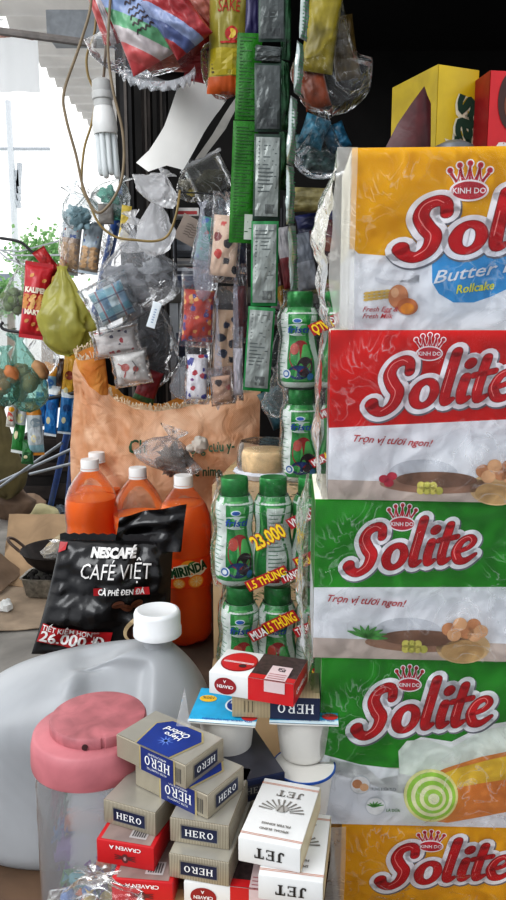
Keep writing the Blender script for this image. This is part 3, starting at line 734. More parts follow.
        t.text('FILTER KINGS', PW - .014, .024, .0026, gr, 3, w=.026, rot=PI, bold=.03); t.text('SPECIAL BLEND', PW - .014, .017, .0026, gr, 3, w=.026, rot=PI, bold=.03)
    if brand == 'craven':
        t.poly([(.004, .002), (PW - .004, .002), (PW - .004, PD * .9), (.004, PD * .9)], M('#8f7c76', .4, var=.2), 1)
        t.poly([(.028, .008), (.044, .008), (.044, .024), (.028, .024)], M('#b7b0ae', .5), 2)
        for i in range(6): t.poly([(.03 + .0022 * i, .010), (.0312 + .0022 * i, .010), (.0312 + .0022 * i, .022), (.03 + .0022 * i, .022)], M('#4f4a4a'), 3)
        f.text('CRAVEN A', PW - .012, PH - .003, .0036, pearl, 3, w=.03, rot=PI, bold=.02)
        em = M('#5d2a2a', .4)
        f.ell(PW / 2, .0085, .0032, .0045, em, 2)
        for sg in (-1, 1):
            for k in range(3): f.stroke([(PW / 2 + sg * .003, .010 - .001 * k), (PW / 2 + sg * .010, .0112 - .0022 * k)], [.0014, .0006], em, 2, cap=False, k=2)
        f.ell(PW / 2, .0085, .0014, .002, M('#a08080', .4), 3)
    if brand == 'cravenw':
        X = PW * .0
        # white part left, red part right on the long side faces; oval emblem
        f.poly([(.0, 0), (PW * .0 + .0, 0), (0, PH), (0, PH)], wht, 1)
    if brand == 'dark':
        f.poly([(.004, .006), (PW - .004, .006), (PW - .004, PH - .006), (.004, PH - .006)], M('#2a2a34', .4), 1); ftext('HERO', .0145, .0083, .0065, M('#8f8c84'), 2, .026)
        t.poly([(0.001, .001), (PW - .001, .001), (PW - .001, PD - .001), (.001, PD - .001)], M('#4a4a52', .3, .3), 1)
    for nm, a_ in FA.items():
        if a_.f: a_.build('printed_' + nm, root, smooth=False)
    mb = MB(); mb.box(-.0035 * 0 - .0028, PW + .0028, -.0028, PD + .0028, .0001, PH + .0028, cello)
    return root
L0, L1, L2, L3 = .7455, .7690, .7925, .8160
pack('craven', 'red cigarette pack lowest in the left column, behind the crumpled clear bag', (112, 902), L0, R(-6))
pack('craven', 'red cigarette pack with upside-down white lettering, directly under a silver pack', (97, 862), L1, R(-13))
pack('hero', 'silver pack with navy name plate on top of the red packs', (104, 822), L2, R(-22))
pack('hero', 'silver pack whose navy name plate reads upside down, lower of the middle column', (169, 877), L1, R(-13), flipz=True)
pack('hero', 'silver pack with upright navy name plate, on the upside-down one in the middle column', (170, 841), L2, R(-13))
pack('jet', 'white pack with winged emblem lying uppermost on the right of the heap', (238, 861), L2, R(-16))
pack('jet', 'lower white pack, mostly covered by the one with the winged emblem', (258, 899), L1, R(-10))
pack('dark', 'dark navy pack tucked behind the packs with blue side panels', (232, 806), L2, R(20))
# white-and-red round-seal pack at the bottom
def craven_white(label, p, yaw, tilt=0, roll=0):
    root = empty('cigarette_pack', p, (tilt, roll, yaw)); tag(root, label, 'cigarettes', 'cigarette packs heaped on the table')
    W, D = PD, PW   # long side faces the front here
    mb = MB(); mb.box(0, W, 0, D, 0, PH, wht); mb.build('pack_body', root, bevel=.001)
    e = .00025; f = Art(lambda x, z, L: (x, -e * L, z)); t = Art(lambda x, z, L: (x, z, PH + e * L)); r_ = Art(lambda x, z, L: (W + e * L, x, z))
    cx = W * .47
    f.poly([(cx, 0), (W, 0), (W, PH), (cx, PH)], crred, 1); r_.poly([(0, 0), (D, 0), (D, PH), (0, PH)], crred, 1)
    t.poly([(cx, 0), (W, 0), (W, D), (cx, D)], M('#3f2f30', .35, var=.4, vs=200), 1); t.poly([(cx + .0, .0), (W, 0), (W, .009), (cx, .009)], crred, 2)
    f.ell(W * .2, PH * .45, .0115, .0088, M('#8d1a1e', .35), 2); f.text('CRAVEN', W * .2 + .0085, PH * .45 + .001, .0032, pearl, 3, rot=PI, w=.017, bold=.02); f.text('A', W * .2 + .001, PH * .45 + .0062, .003, pearl, 3, rot=PI, bold=.02)
    t.ell(W * .26, D * .52, .019, .021, M('#8d1a1e', .35), 1); t.ell(W * .26, D * .52, .0175, .0195, crred, 2)
    for k in (-.0035, -.0015): t.poly([(W * .26 - .016, D * .52 + k), (W * .26 + .016, D * .52 + k), (W * .26 + .016, D * .52 + k + .0009), (W * .26 - .016, D * .52 + k + .0009)], pearl, 3)
    t.ell(W * .33, D * .36, .004, .0035, M('#3c2424'), 4)
    pk = M('#c9b4b4', .5, var=.06)
    t.poly([(W * .66, 0), (W * .90, 0), (W * .90, D * .55), (W * .66, D * .55)], pk, 4); f.poly([(W * .66, PH), (W * .90, PH), (W * .90, PH * .5), (W * .66, PH * .5)], pk, 4)
    for i in range(4):
        for j in range(4):
            if (i * 3 + j * 5) % 4: t.poly([(W * .75 + .002 * i, D * .34 + .002 * j), (W * .75 + .002 * i + .0016, D * .34 + .002 * j), (W * .75 + .002 * i + .0016, D * .34 + .002 * j + .0016), (W * .75 + .002 * i, D * .34 + .002 * j + .0016)], M('#3a3034'), 5)
    for i in range(3): t.poly([(W * .68, D * (.05 + .08 * i)), (W * .88, D * (.05 + .08 * i)), (W * .88, D * (.05 + .08 * i) + .0012), (W * .68, D * (.05 + .08 * i) + .0012)], M('#a06468'), 5)
    r_.text('CRAVEN A', .008, .008, .005, pearl, 3, w=.04, bold=.02)
    f.build('printed_front', root, smooth=False); t.build('printed_top', root, smooth=False); r_.build('printed_end', root, smooth=False)
    return root
craven_white('white and red pack with a round seal, at the bottom edge beside the white packs', onz(184, 905, L0), R(-8))
# packs laid corner-on (long side faces front-left)
def pack_corner(brand, label, near, z, yaw):
    p = onz(near[0], near[1], z)
    # the pack's x axis runs along its end; rotate so that the long left side faces the viewer's left
    return pack_at(brand, label, p, yaw)
def pack_at(brand, label, p, yaw, fz=False):
    r = pack(brand, label, (253, 800), .8, 0, flipz=fz); r.location = p; r.rotation_euler = (0, 0, yaw); return r
p1 = onz(208, 820, L3); pack_at('oxford', 'silver pack with blue side panel, under the topmost pack', p1, R(55))
p2 = onz(186, 790, L3 + PH); 
r2 = pack_at('oxford', 'topmost silver pack of the heap, with a blue star panel on its top face', p2, R(54), True); 
for ch in r2.children:
    pass

# ------------------------------------------------------------------ jar with pink lid
JY = .70; jz = at(90, 715, JY).z
jr = .061; J = empty('plastic_jar', (at(91, 715, JY).x, JY, FT)); tag(J, 'clear plastic jar with a dusty pink screw lid, in front of the white jug', 'jar')
H = jz - FT - .012
clear = FILM(.42, bs=.15, sc=9, gloss=1.0, body='#eef1f6')
mb = MB(); mb.lathe([(.001, 0), (jr * .88, 0), (jr * .93, .006), (jr * .95, .02), (jr * .95, H - .05), (jr * .90, H - .035), (jr * .90, H - .01)], clear, 48); mb.build('jar_body', J)
pink = M('#b36a70', .5, var=.16, vs=22, bmp=.05); pinkd = M('#a86469', .5, var=.2, vs=40)
mb = MB(); mb.lathe([(jr * .93, H - .034), (jr * .99, H - .034), (jr * 1.0, H - .030), (jr * .985, H - .012), (jr * .95, H - .003), (jr * .90, H - .0005), (0.0, H - .0005)], pink, 64); lid = mb.build('screw_lid', J)
mb = MB(); ox, oy, r2 = .006, .006, jr * .80
def lidfn(a, z):
    d = abs(((a + PI / 2 - .30 + PI) % (2 * PI)) - PI)
    return 1 - (.035 if d < .045 else 0)
mb.lathe([(r2 * 1.0, H - .001), (r2 * 1.0, H + .007), (r2 * .97, H + .0095), (r2 * .90, H + .0105), (r2 * .3, H + .0098), (0, H + .0098)], pinkd, 180, T=Matrix.Translation((ox, oy, 0)), fn=lidfn); mb.build('flip_cap', lid, angle=35)
mb = MB(); mb.lathe([(0, 0), (.0028, 0), (.0028, .002), (0, .002)], M('#3a1c1e', .8), 16); mb.build('cap_hole', lid, loc=(ox - .003, oy - r2 * .995, H + .003), rot=(R(90), 0, 0))
# colourful wrapped sweets in the jar
rnd = random.Random(3); cols = ['#3f8a4a', '#3b6fb5', '#c96a3a', '#b23a56', '#6e4a8e', '#c9b25a', '#5a9aa0', '#7e3f3a']
proto = None
for i in range(34):
    a = rnd.random() * 2 * PI; rr = .040 * rnd.random() ** .5; zz = .012 + .10 * rnd.random() ** 1.1 * (1.0 - .3 * rr / .04)
    mb = MB(); mb.blob((0, 0, 0), .013, .009, .008, M(cols[i % 8], .35), i, .2, 3, 12, 8)
    for sg in (-1, 1): mb.add([(sg * .011, 0, 0), (sg * .019, .004, .006), (sg * .020, -.003, 0), (sg * .019, .003, -.006)], [(0, 1, 2), (0, 2, 3)], M(cols[i % 8], .35))
    o = mb.build('wrapped_sweet', loc=(J.location.x + rr * math.cos(a), JY + rr * math.sin(a), FT + zz), rot=(rnd.random() * 3, rnd.random() * 3, rnd.random() * 3))
    tag(o, 'small wrapped sweet inside the pink-lidded jar', 'sweet', 'wrapped sweets in the jar')

# ------------------------------------------------------------------ big white jug
GY = .915; jugx = at(92, 760, GY).x; cap = at(157, 610, GY); JH = cap.z - FT - .035
Jm = M('#c2c5c8', .34, var=.16, vs=7, transl=.35, bmp=.04, bs=14)
G = empty('plastic_jug', (jugx, GY, FT)); tag(G, 'large milky white plastic jug with a ribbed white cap behind the jar', 'jug')
nx = cap.x - jugx; mb = MB(); nu, nv = 120, 90; vs = []; fs = []
def sup(a, rx, ry, e):
    c, s_ = math.cos(a), math.sin(a); return (rx * abs(c) ** e * (1 if c > 0 else -1), ry * abs(s_) ** e * (1 if s_ > 0 else -1))
zb = JH * .60; top = JH - .012
for j in range(nv + 1):
    t = j / nv
    if t < .4:
        q = 0; z = zb * t / .4; kx = 1 - .10 * (1 - min(1, t * 16)) ** 2; rx, ry, cx, e = .158 * kx, .095 * kx, 0, .60
    else:
        q = (t - .4) / .6; th = q * PI / 2
        g = 1 - math.cos(th) ** .95; g = min(1, g); f_ = math.sin(th)
        rx = .158 + (.0185 - .158) * g; ry = .095 + (.0185 - .095) * g; cx = nx * g ** 1.15; e = .60 + .40 * q
        z = zb + (top - zb) * (.80 * f_ ** .95 + .20 * q ** 3)
    for i in range(nu):
        a = 2 * PI * i / nu; x, y = sup(a, rx, ry, e); x += cx; zz = z
        if q > 0:
            wv = min(1, q * 3) * (1 - q ** 6)
            d = Vector((x - nx, y)); L_ = Vector((-.10, -.065)); tt_ = max(0, min(1, d.dot(L_) / L_.length_squared)); dist = (d - L_ * tt_).length
            zz += .012 * math.exp(-(dist / .014) ** 2) * wv
            am = math.exp(-(((x - nx + .048) / .042) ** 8 + ((y + .060) / .026) ** 8)) * wv; zz -= .012 * am; y += .014 * am
            zz -= .012 * math.exp(-(((x - nx + .075) / .030) ** 4 + ((y + .012) / .022) ** 4)) * wv
        vs.append((x, y, zz))
for j in range(nv):
    for i in range(nu):
        a = j * nu + i; b = j * nu + (i + 1) % nu; fs.append((a, b, b + nu, a + nu))
fs.append(tuple(range(nu - 1, -1, -1))); mb.add(vs, fs, Jm)
mb.lathe([(.0185, JH - .014), (.0185, JH + .004), (.0225, JH + .004), (.0225, JH + .007), (.0185, JH + .008), (.0185, JH + .02)], Jm, 40, T=Matrix.Translation((nx, 0, 0))); mb.build('jug_body', G, angle=60)
capm = M('#dfe1e2', .4, var=.04)
mb = MB(); cr_ = .0315
mb.lathe([(cr_ * .9, -.001), (cr_ * .99, 0), (cr_ * .99, .009), (cr_ * .955, .0105), (cr_ * .955, .028), (cr_ * .90, .032), (cr_ * .80, .033), (cr_ * .76, .0322), (0, .0322)], capm, 120, fn=lambda a, z: 1 + (.008 * math.sin(a * 60) if .009 < z < .029 else 0)); mb.build('screw_cap', G, loc=(nx, 0, JH + .003), angle=50)

# ------------------------------------------------------------------ yogurt cups with blue lids
cupw = M('#d9d6cf', .4, var=.03, transl=.1)
def cup(label, px, py, Y, yaw=0, ztop=None, tilt=0, plain=False):
    p = at(px, py, Y); h_ = .052; r = .0315; root = empty('yogurt_cup', (p.x, Y, (ztop or p.z) - h_), (tilt, 0, yaw)); tag(root, label, 'yogurt cup', 'lidded yogurt cups beside the cake boxes')
    mb = MB(); mb.lathe([(0, 0), (r * .72, 0), (r * .78, .004), (r * .93, h_ - .006), (r * .93, h_ - .003), (r * 1.02, h_ - .002)], cupw, 40); 
    if not plain: mb.box(-.034, .034, -.034, .034, h_ - .002, h_ - .0008, cupw)
    else: mb.lathe([(r * 1.02, h_ - .002), (r * 1.02, h_), (r * .97, h_)], M('#1f4f9c', .35), 40); mb.lathe([(r * .97, h_), (0, h_)], cupw, 40)
    mb.build('cup_body', root, bevel=0)
    A = Art(lambda x, z, L: (x, z, h_ + .0002 * L))
    if plain: return root
    b1 = M('#2aa3cf', .35, var=.1, vs=60); A.poly([(-.034, -.034), (.034, -.034), (.034, .034), (-.034, .034)], b1, 0)
    if plain: return root
    A.poly([(-.034, -.034), (.034, -.034), (.034, -.026), (-.034, -.030)], M('#d9ecf2', .4), 1)
    A.ell(.012, .004, .014, .016, M('#e8f0f6', .4), 2, rot=R(-20)); A.ell(.012, .004, .012, .014, M('#1d3f93', .35), 3, rot=R(-20))
    A.text('VINAMILK', .021, .008, .0052, M('#eef2f6'), 4, w=.019, rot=PI - .1, bold=.03)
    A.text('SỮA CHUA ĂN TỰ NHIÊN', .030, -.0265, .0028, M('#2255a5'), 4, w=.05, rot=PI, bold=.02)
    A.ell(-.022, .012, .009, .007, M('#e2b32e', .4), 2); A.text('100%', -.016, .016, .005, M('#223344'), 3, w=.012, rot=PI)
    A.ell(.026, -.02, .008, .006, M('#c53333', .4), 2); A.build('foil_lid', root, smooth=False)
    return root
ZC = onz(235, 700, .857).z
cA = onz(227, 706, .857); cup('yogurt cup with blue foil lid under the white and red pack', 227, 706, cA.y, R(-8), .857)
cB = onz(306, 706, .857); cup('yogurt cup touching the plastic of the cake boxes, upper one', 304, 704, cB.y, R(-4), .857)
c3 = onz(305, 764, .806); cup('yogurt cup directly below the upper one beside the cake boxes', 304, 764, c3.y + .004, R(4), .803, plain=True)
c4 = onz(220, 760, .806); cup('yogurt cup under the one with the clear blue lid, mostly hidden', 228, 764, c4.y + .01, R(3), .803, plain=True)
carton('yogurt_carton', 'white cardboard tray under the yogurt cups', .113, .07, .750 - FT, (-.052, .675, FT), 0, mat=M('#cfccc4', .7), tape=False)
# packs lying on the lids
zl = .8585
def pack_on(brand, label, near, z, yaw):
    r = pack(brand, label, (253, 800), .8, 0); r.location = onz(near[0], near[1], z); r.rotation_euler = (0, 0, yaw); return r
# long side to the viewer: HERO showing tan stripes with inverted dark label
def hero_long(label, p, yaw):
    root = empty('cigarette_pack', p, (0, 0, yaw)); tag(root, label, 'cigarettes', 'cigarette packs heaped on the table')
    mb = MB(); mb.box(0, PD, 0, PW, 0, PH, tan); mb.build('pack_body', root, bevel=.001)
    f = Art(lambda x, z, L: (x, -.00025 * L, z)); f.poly([(.038, .0), (PD, .0), (PD, PH), (.038, PH)], navy, 1); slab(f, 'HERO', PD - .006, .0165, .010, pearl, 2, w=.036, rot=PI)
    for i in range(3): f.poly([(.012 + .004 * i, .006), (.013 + .004 * i, .006), (.013 + .004 * i, .018), (.012 + .004 * i, .018)], M('#6b604a'), 2)
    f.build('printed_front', root, smooth=False)
hero_long('tan striped pack with upside-down letters on navy, lying on the yogurt lids', onz(232, 717, zl), R(-4))
pw = onz(209, 693, zl + PH + .0005); craven_white('white and red pack with a big red oval, lying across the yogurt lids', pw, R(-18))

# ------------------------------------------------------------------ drinkable yogurt bundles
BH = .136
bprof = [(0, 0), (.0165, 0), (.0205, .004), (.0222, .018), (.0222, .040), (.0205, .056), (.0190, .068), (.0192, .076), (.0212, .092), (.0205, .104), (.0165, .113), (.0142, .117), (.0142, .133)]
def rad(z):
    for (r0, z0), (r1, z1) in zip(bprof, bprof[1:]):
        if z0 <= z <= z1 and z1 > z0: return r0 + (r1 - r0) * (z - z0) / (z1 - z0)
    return .0222
gl_ = M('#1f8a3c', .3, var=.12, vs=60); glt = M('#5fb765', .3, var=.15, vs=40); bw = M('#dfe5e0', .35, var=.04); foil = M('#23813a', .3, .35, var=.2, vs=90); red_ = M('#a3262a', .35, var=.2, vs=80); navy_ = M('#1f3c78', .35)
def drink_bottle(parent, loc, yaw, style):
    mb = MB(); mb.lathe(bprof[:-2], bw, 32); b = mb.build('bottle', parent, loc=loc, rot=(0, 0, yaw))
    mb = MB(); mb.lathe([(.0143, .112), (.0152, .114), (.0150, .132), (.0140, .1345), (0, .1345)], foil, 40, fn=lambda a, z: 1 + .02 * math.sin(a * 20)); mb.build('foil_cap', b)
    A = Art(lambda x, z, L: ((rad(z) + .0002 + .00016 * L) * math.sin(x / .021), -(rad(z) + .0002 + .00016 * L) * math.cos(x / .021), z))
    # green label wraps most of the bottle
    def patch(x0, x1, z0, z1, m_, L, nx_=12, nz_=14, wave=0):
        A.grid(lambda u, v: A.fn(x0 + (x1 - x0) * u + wave * math.sin(v * 5 + x0 * 90), z0 + (z1 - z0) * v, L), nx_, nz_, m_)
    patch(-.066, .066, .008, .113, gl_, 0, 48, 20)
    patch(-.004, .012, .010, .108, glt, 1, wave=.004); patch(.017, .027, .012, .112, bw, 1, wave=.004); patch(-.027, -.019, .012, .112, bw, 1, wave=.004); patch(-.018, -.015, .012, .112, glt, 1, wave=.004); patch(.013, .016, .02, .1, gl_, 2, wave=.004)  # white waves: label swirls, widened as painted highlights
    if style == 'pic':
        patch(-.030, -.012, .014, .104, bw, 2)
        for i in range(15): patch(-.028, -.015 - .003 * ((i * 5) % 3), .018 + .0055 * i, .0193 + .0055 * i, M('#86a894', .4), 3, 4, 1)
    if style == 'text':
        patch(-.006, .016, .012, .100, bw, 2)
        for i in range(16): patch(-.004, .014 - .004 * ((i * 7) % 3), .016 + .005 * i, .0175 + .005 * i, M('#7d9a86', .4), 3, 4, 1)
        patch(-.004, .008, .006, .011, red_, 4, 4, 1)
    else:
        A.ell(-.001, .094, .0055, .0035, M('#dfe9f2', .35), 3); A.ell(-.001, .094, .0042, .0024, M('#2a62b8', .35), 4)
        A.ell(0, .0815, .019, .0085, M('#e9f2ee', .35), 2); A.text('fristi', 0, .0775, .0085, M('#1f55b8', .35), 5, w=.026, align='c', shear=.2, bold=.02)
        # splash of red and blue shapes in place of the picture on the label
        A.ell(.003, .045, .013, .022, red_, 2); A.ell(.008, .030, .009, .014, M('#3b2630', .4), 3); A.ell(-.004, .055, .005, .008, M('#c04a3a', .35), 4); A.ell(.001, .022, .012, .010, navy_, 3)
        A.ell(-.013, .020, .0055, .0068, M('#e6ecee', .35), 4); A.ell(-.013, .020, .0042, .0052, M('#3f6fb4', .35), 5); A.ell(-.013, .020, .0026, .0032, M('#e6ecee', .35), 6)
        A.ell(.014, .016, .004, .005, M('#3f86c4', .35), 5)
    A.build('label_print', b, smooth=True)
    return b
promo_y = M('#f2cf2c', .4, var=.03); promo_r = M('#a8202a', .4, var=.05)
def bundle(label, px_left, Y, zbase, n_, yaw, styles, promos, seed, rows=1, sp=.0420, scl=(1.13, 1.1, 1)):
    x0 = at(px_left, 500, Y).x; root = empty('yogurt_drink_bundle', (x0, Y, zbase), (0, 0, yaw)); tag(root, label, 'yogurt drinks', 'shrink-wrapped yogurt drink bundles')
    for k in range(n_):
        for r_ in range(rows): drink_bottle(root, (.0225 + sp * k, .045 * r_, 0), R((k * 37 + seed * 20) % 24 - 12 + (180 if r_ else 0)), styles[k])
    W = sp * (n_ - 1) + .045; mb = MB(); D = .045 * rows
    def fn(u, v):
        t = u * 4; k = int(min(3, t)); q = t - k
        x, y, nx_, ny_ = [(q * W, -.0225, 0, -1), (W, -.0225 + q * D, 1, 0), ((1 - q) * W, -.0225 + D, 0, 1), (0, -.0225 + (1 - q) * D, -1, 0)][k]
        z = v * .137; g = .002 + .006 * abs(noise.noise(Vector((x * 30, y * 30, z * 22 + seed))))
        pinch = (rad(min(.12, z)) - .0222) * .75
        e = (1 - abs(2 * q - 1) ** 8)
        corner = -.006 * (1 - e)
        return (x + nx_ * (g + pinch + corner) + (0 if nx_ else (.5 - q if k == 0 else q - .5) * -2 * 0), y + ny_ * (g + pinch + corner + .0006), z)
    mb.grid(fn, 112, 36, FILM(.03, bs=.8, sc=34, gloss=1.2)); mb.build('shrink_wrap', root, angle=80)
    A = Art(lambda x, z, L: (x, -.0315 - .0004 * L, z))
    for (s_, x, z, h, w_, r_, c_, cb_) in promos:
        cc, ss = math.cos(R(r_)), math.sin(R(r_))
        if cb_:
            A.poly([(x + a * cc - b * ss, z + a * ss + b * cc) for a, b in ((-.002, -.002), (w_ + .002, -.002), (w_ + .002, h + .002), (-.002, h + .002))], cb_, 1)
        else: A.text(s_, x + .0002, z - .0002, h, promo_r, 2, w=w_ * 1.01, rot=R(r_), bold=.07)
        A.text(s_, x, z, h, c_, 3, w=w_, rot=R(r_), bold=.03)
    if promos: A.build('promo_print', root, smooth=False)
    root.scale = scl
    return root
wp = M('#e9e4e2', .4)
zD = at(230, 582, .90).z - BH - .002; zC = zD + BH + .003
carton('support', 'x', .01, .01, .01, (0, 0, -5)) if False else None
bundle('upper long bundle of three drinks with slanted 23.000 price, before the cardboard box', 214, .90, zC, 3, R(0), ['pic', 'text', 'text'],
       [('23.000', .046, .052, .0165, .038, 30, promo_y, None), ('VNĐ/LỐC', .084, .080, .0095, .034, 30, wp, promo_r), ('1.5 THÙNG', .040, .002, .0095, .044, 27, promo_y, promo_r), ('TẶNG', .076, .012, .0080, .020, 27, wp, promo_r), ('BALÔ', .092, .030, .011, .026, 27, promo_y, promo_r)], 1)
bundle('lower long bundle of three drinks standing just behind the white and red pack', 219, .90, zD, 3, R(0), ['pic', 'pic', 'pic'],
       [('MUA', .038, .076, .010, .018, 29, wp, promo_r), ('1.5 THÙNG', .054, .085, .012, .036, 29, promo_y, promo_r), ('TẶNG', .086, .082, .0085, .018, 27, wp, promo_r), ('BALÔ', .104, .096, .011, .026, 27, promo_y, promo_r), ('DUNG CHO', .092, .015, .013, .050, 30, promo_y, promo_r)], 2)
bundle('drink bundle standing on the cardboard box, below the topmost bundle', 281, 1.15, 1.0, 2, R(-2), ['pic', 'text'],
       [('MUA', .038, .028, .0085, .016, 32, wp, promo_r), ('4 LỐC', .052, .037, .010, .022, 32, promo_y, None), ('MUA', .046, .098, .008, .016, 25, wp, promo_r)], 3, sp=.043, scl=(1.32, 1.2, 1.06))
bundle('topmost drink bundle, on another bundle, its promo text upside down', 279, 1.15, 1.0 + (BH + .002) * 1.06, 2, R(-4), ['pic', 'text'],
       [('BALÔ', .055, .098, .012, .024, 208, promo_y, promo_r), ('TẶNG', .074, .108, .010, .022, 208, wp, promo_r)], 4, sp=.043, scl=(1.32, 1.2, 1.06))
# ------------------------------------------------------------------ cake tub on the cardboard box
K = empty('cake_tub', (at(266, 466, 1.18).x, 1.175, 1.0)); tag(K, 'clear plastic tub holding a pale sponge cake, on the cardboard box', 'cake tub')
mb = MB(); mb.lathe([(0, .001), (.044, .001), (.052, .010), (.047, .014)], M('#e3e6ee', .5, transl=.3), 72, fn=lambda a, z: 1 + .03 * math.sin(a * 18)); mb.build('paper_cup', K)
mb = MB(); mb.lathe([(0, .008), (.036, .008), (.039, .014), (.039, .038), (.036, .044), (0, .045)], M('#d8b98c', .7, var=.2, vs=60, bmp=.3), 40); mb.build('sponge_cake', K)
mb = MB(); mb.lathe([(.045, .012), (.047, .02), (.045, .052), (.040, .058), (0, .058)], FILM(.08, bs=.2, sc=20), 48); mb.build('clear_lid', K)

# ------------------------------------------------------------------ orange soda bottles
orange = M('#ff8420', .25, var=.05, transl=.35); pet = FILM(.05, bs=.1, sc=10, gloss=.9, body='#ffe6d2'); capw = M('#e4e2df', .4, var=.04)
bp = [(0, .004), (.022, 0), (.036, .002), (.0445, .012), (.0455, .030), (.0455, .085), (.0435, .10), (.0455, .115), (.0455, .175), (.0435, .19), (.0455, .205), (.0455, .228), (.0432, .246), (.0375, .264), (.028, .281), (.0185, .294), (.0135, .300), (.0135, .308)]
def soda(label, px, Y, fill, logo_=False, yaw=0, s_=1.0, zb=RT):
    root = empty('soda_bottle', (at(px, 520, Y).x, Y, zb + .0005), (0, 0, yaw)); root.scale = (s_ * 1.13, s_ * 1.13, s_); tag(root, label, 'soda bottle', 'bottles of orange soda')
    mb = MB(); mb.lathe(bp, pet, 48, fn=lambda a, z: 1 - (.05 * max(0, math.cos(a * 5)) * (1 - z / .012) if z < .012 else 0)); b = mb.build('bottle_shell', root)
    ins = [(max(0, r - .0015), z + .001) for r, z in bp if z < fill]
    def rr(z):
        for (r0, z0), (r1, z1) in zip(bp, bp[1:]):
            if z0 <= z <= z1 and z1 > z0: return r0 + (r1 - r0) * (z - z0) / (z1 - z0)
        return .03
    ins += [(rr(fill) - .0015, fill), (0, fill)]
    mb = MB(); mb.lathe(ins, orange, 40); mb.build('orange_soda', root)
    mb = MB(); mb.lathe([(.0150, .303), (.0156, .303), (.0156, .318), (.0150, .3205), (0, .3205)], capw, 60, fn=lambda a, z: 1 + .015 * math.sin(a * 30)); mb.lathe([(.0162, .2985), (.0162, .302), (.0140, .302)], capw, 40); mb.build('screw_cap', root)
    if logo_:
        A = Art(lambda x, z, L: ((.0462 + .00025 * L) * math.sin(x / .0455), -(.0462 + .00025 * L) * math.cos(x / .0455), z))
        A.grid(lambda u, v: A.fn(-.071 + .142 * u, .118 + .056 * v, 0), 60, 2, M('#e0480f', .35, var=.1))
        A.ell(-.002, .158, .014, .014, M('#f7a22a', .35), 1); A.ell(-.012, .152, .017, .012, M('#e9e4d2', .4), 2, rot=.3); A.ell(.012, .150, .018, .010, M('#e9e4d2', .4), 2, rot=.3)
        A.text('MIRINDA', -.031, .139, .016, M('#eee6d0', .4), 4, w=.064, rot=R(13), bold=.13); A.text('MIRINDA', -.031, .139, .016, M('#164a26', .4), 6, w=.064, rot=R(13), bold=.05)
        A.stroke([(-.004, .158), (.001, .166), (.008, .169)], [.002, .005, .001], M('#2e7d3a', .4), 4)
        for (cx, cz, r_) in ((.010, .131, .013), (-.018, .128, .010)):
            A.ell(cx, cz, r_, r_ * .95, M('#f19322', .4), 3); A.ell(cx, cz, r_ * .82, r_ * .78, M('#f6b95a', .4), 4)
            for i in range(8):
                a = i * PI / 4; A.stroke([(cx, cz), (cx + r_ * .75 * math.cos(a), cz + r_ * .72 * math.sin(a))], .0007, M('#f4e2c0'), 5, cap=False, k=1)
        A.build('label', root, smooth=True)
    return root
soda('orange soda bottle with a printed fruit label, standing by itself on the right', 184, 1.36, .268, True, R(16))
soda('front left orange soda bottle, its lower half behind the black coffee pouch', 92, 1.47, .244, True, R(120), 1.03)
soda('orange soda bottle behind the front left one, only its cap and shoulder showing', 99, 1.60, .240, True, R(100), 1.0)
soda('middle orange soda bottle behind the folded flap of the coffee pouch', 139, 1.45, .225, True, R(150), .99)

# ------------------------------------------------------------------ coffee pouch
pb = M('#121011', .25, var=.2, bmp=.9, bs=20); 
def coffee_art(A, w_, h_):
    W_ = M('#e2dfdc', .35); Rd = M('#a81820', .35)
    A.poly([(-w_ * .48, h_ * .90), (-w_ * .42, h_ * .93), (-w_ * .42, h_ * .99), (-w_ * .49, h_ * .99)], Rd, 1)
    A.text('NESCAFÉ', .000, h_ * .885, .014, W_, 3, w=.072, bold=.06, align='c')
    A.text('CAFÉ VIỆT', .008, h_ * .71, .024, W_, 3, w=.108, bold=.0, align='c', rot=R(1))
    A.poly([(-.020, h_ * .565), (.062, h_ * .575), (.060, h_ * .64), (-.022, h_ * .63)], Rd, 2); A.text('CÀ PHÊ ĐEN ĐÁ', .020, h_ * .583, .0085, W_, 3, w=.068, align='c', bold=.03)
    bn = M('#5a3320', .4, var=.2)
    for (x, z, r_) in ((.018, .50, .3), (.030, .47, -.4), (.044, .50, .5)):
        A.ell(x, h_ * z, .009, .006, bn, 3, rot=r_); A.stroke([(x - .007 * math.cos(r_), h_ * z - .007 * math.sin(r_)), (x + .007 * math.cos(r_), h_ * z + .007 * math.sin(r_))], .0008, M('#1c0e08'), 4, k=2)
    # cup of coffee at the right edge
    rim = M('#c8b08a', .3, var=.1); A.ell(.060, h_ * .30, .034, .024, rim, 2, rot=R(32)); A.ell(.060, h_ * .295, .029, .018, M('#2a150c', .3), 3, rot=R(32)); A.ell(.062, h_ * .28, .023, .012, M('#6a3a1c', .3), 4, rot=R(32))
    A.grid(lambda u, v: A.fn(-.090 + .100 * u + .004 * v, h_ * (.13 - .05 * u + .17 * v), 1), 80, 40, Rd); A.text('TIẾT KIỆM HƠN**', -.086, h_ * .245, .009, W_, 6, w=.082, rot=R(-5), bold=.02); A.text('26.000 Đ', -.087, h_ * .145, .018, W_, 6, w=.090, rot=R(-5), bold=.03)
pc = (116, 598)
pouch('coffee_pouch', 'large glossy black pouch of coffee with white and red lettering before the soda bottles', 'coffee pouch', pc, 112, 116, 1.20, [(1, pb)], t=.034, rot=(R(-6), R(2), R(3)), seed=5, art=coffee_art, wr=.42, seal=pb, pinch=.03, skew=.24)
cf = [o for o in scn.objects if o.name == 'coffee_pouch'][0]
mb = MB()   # folded-over top flap standing up at the right
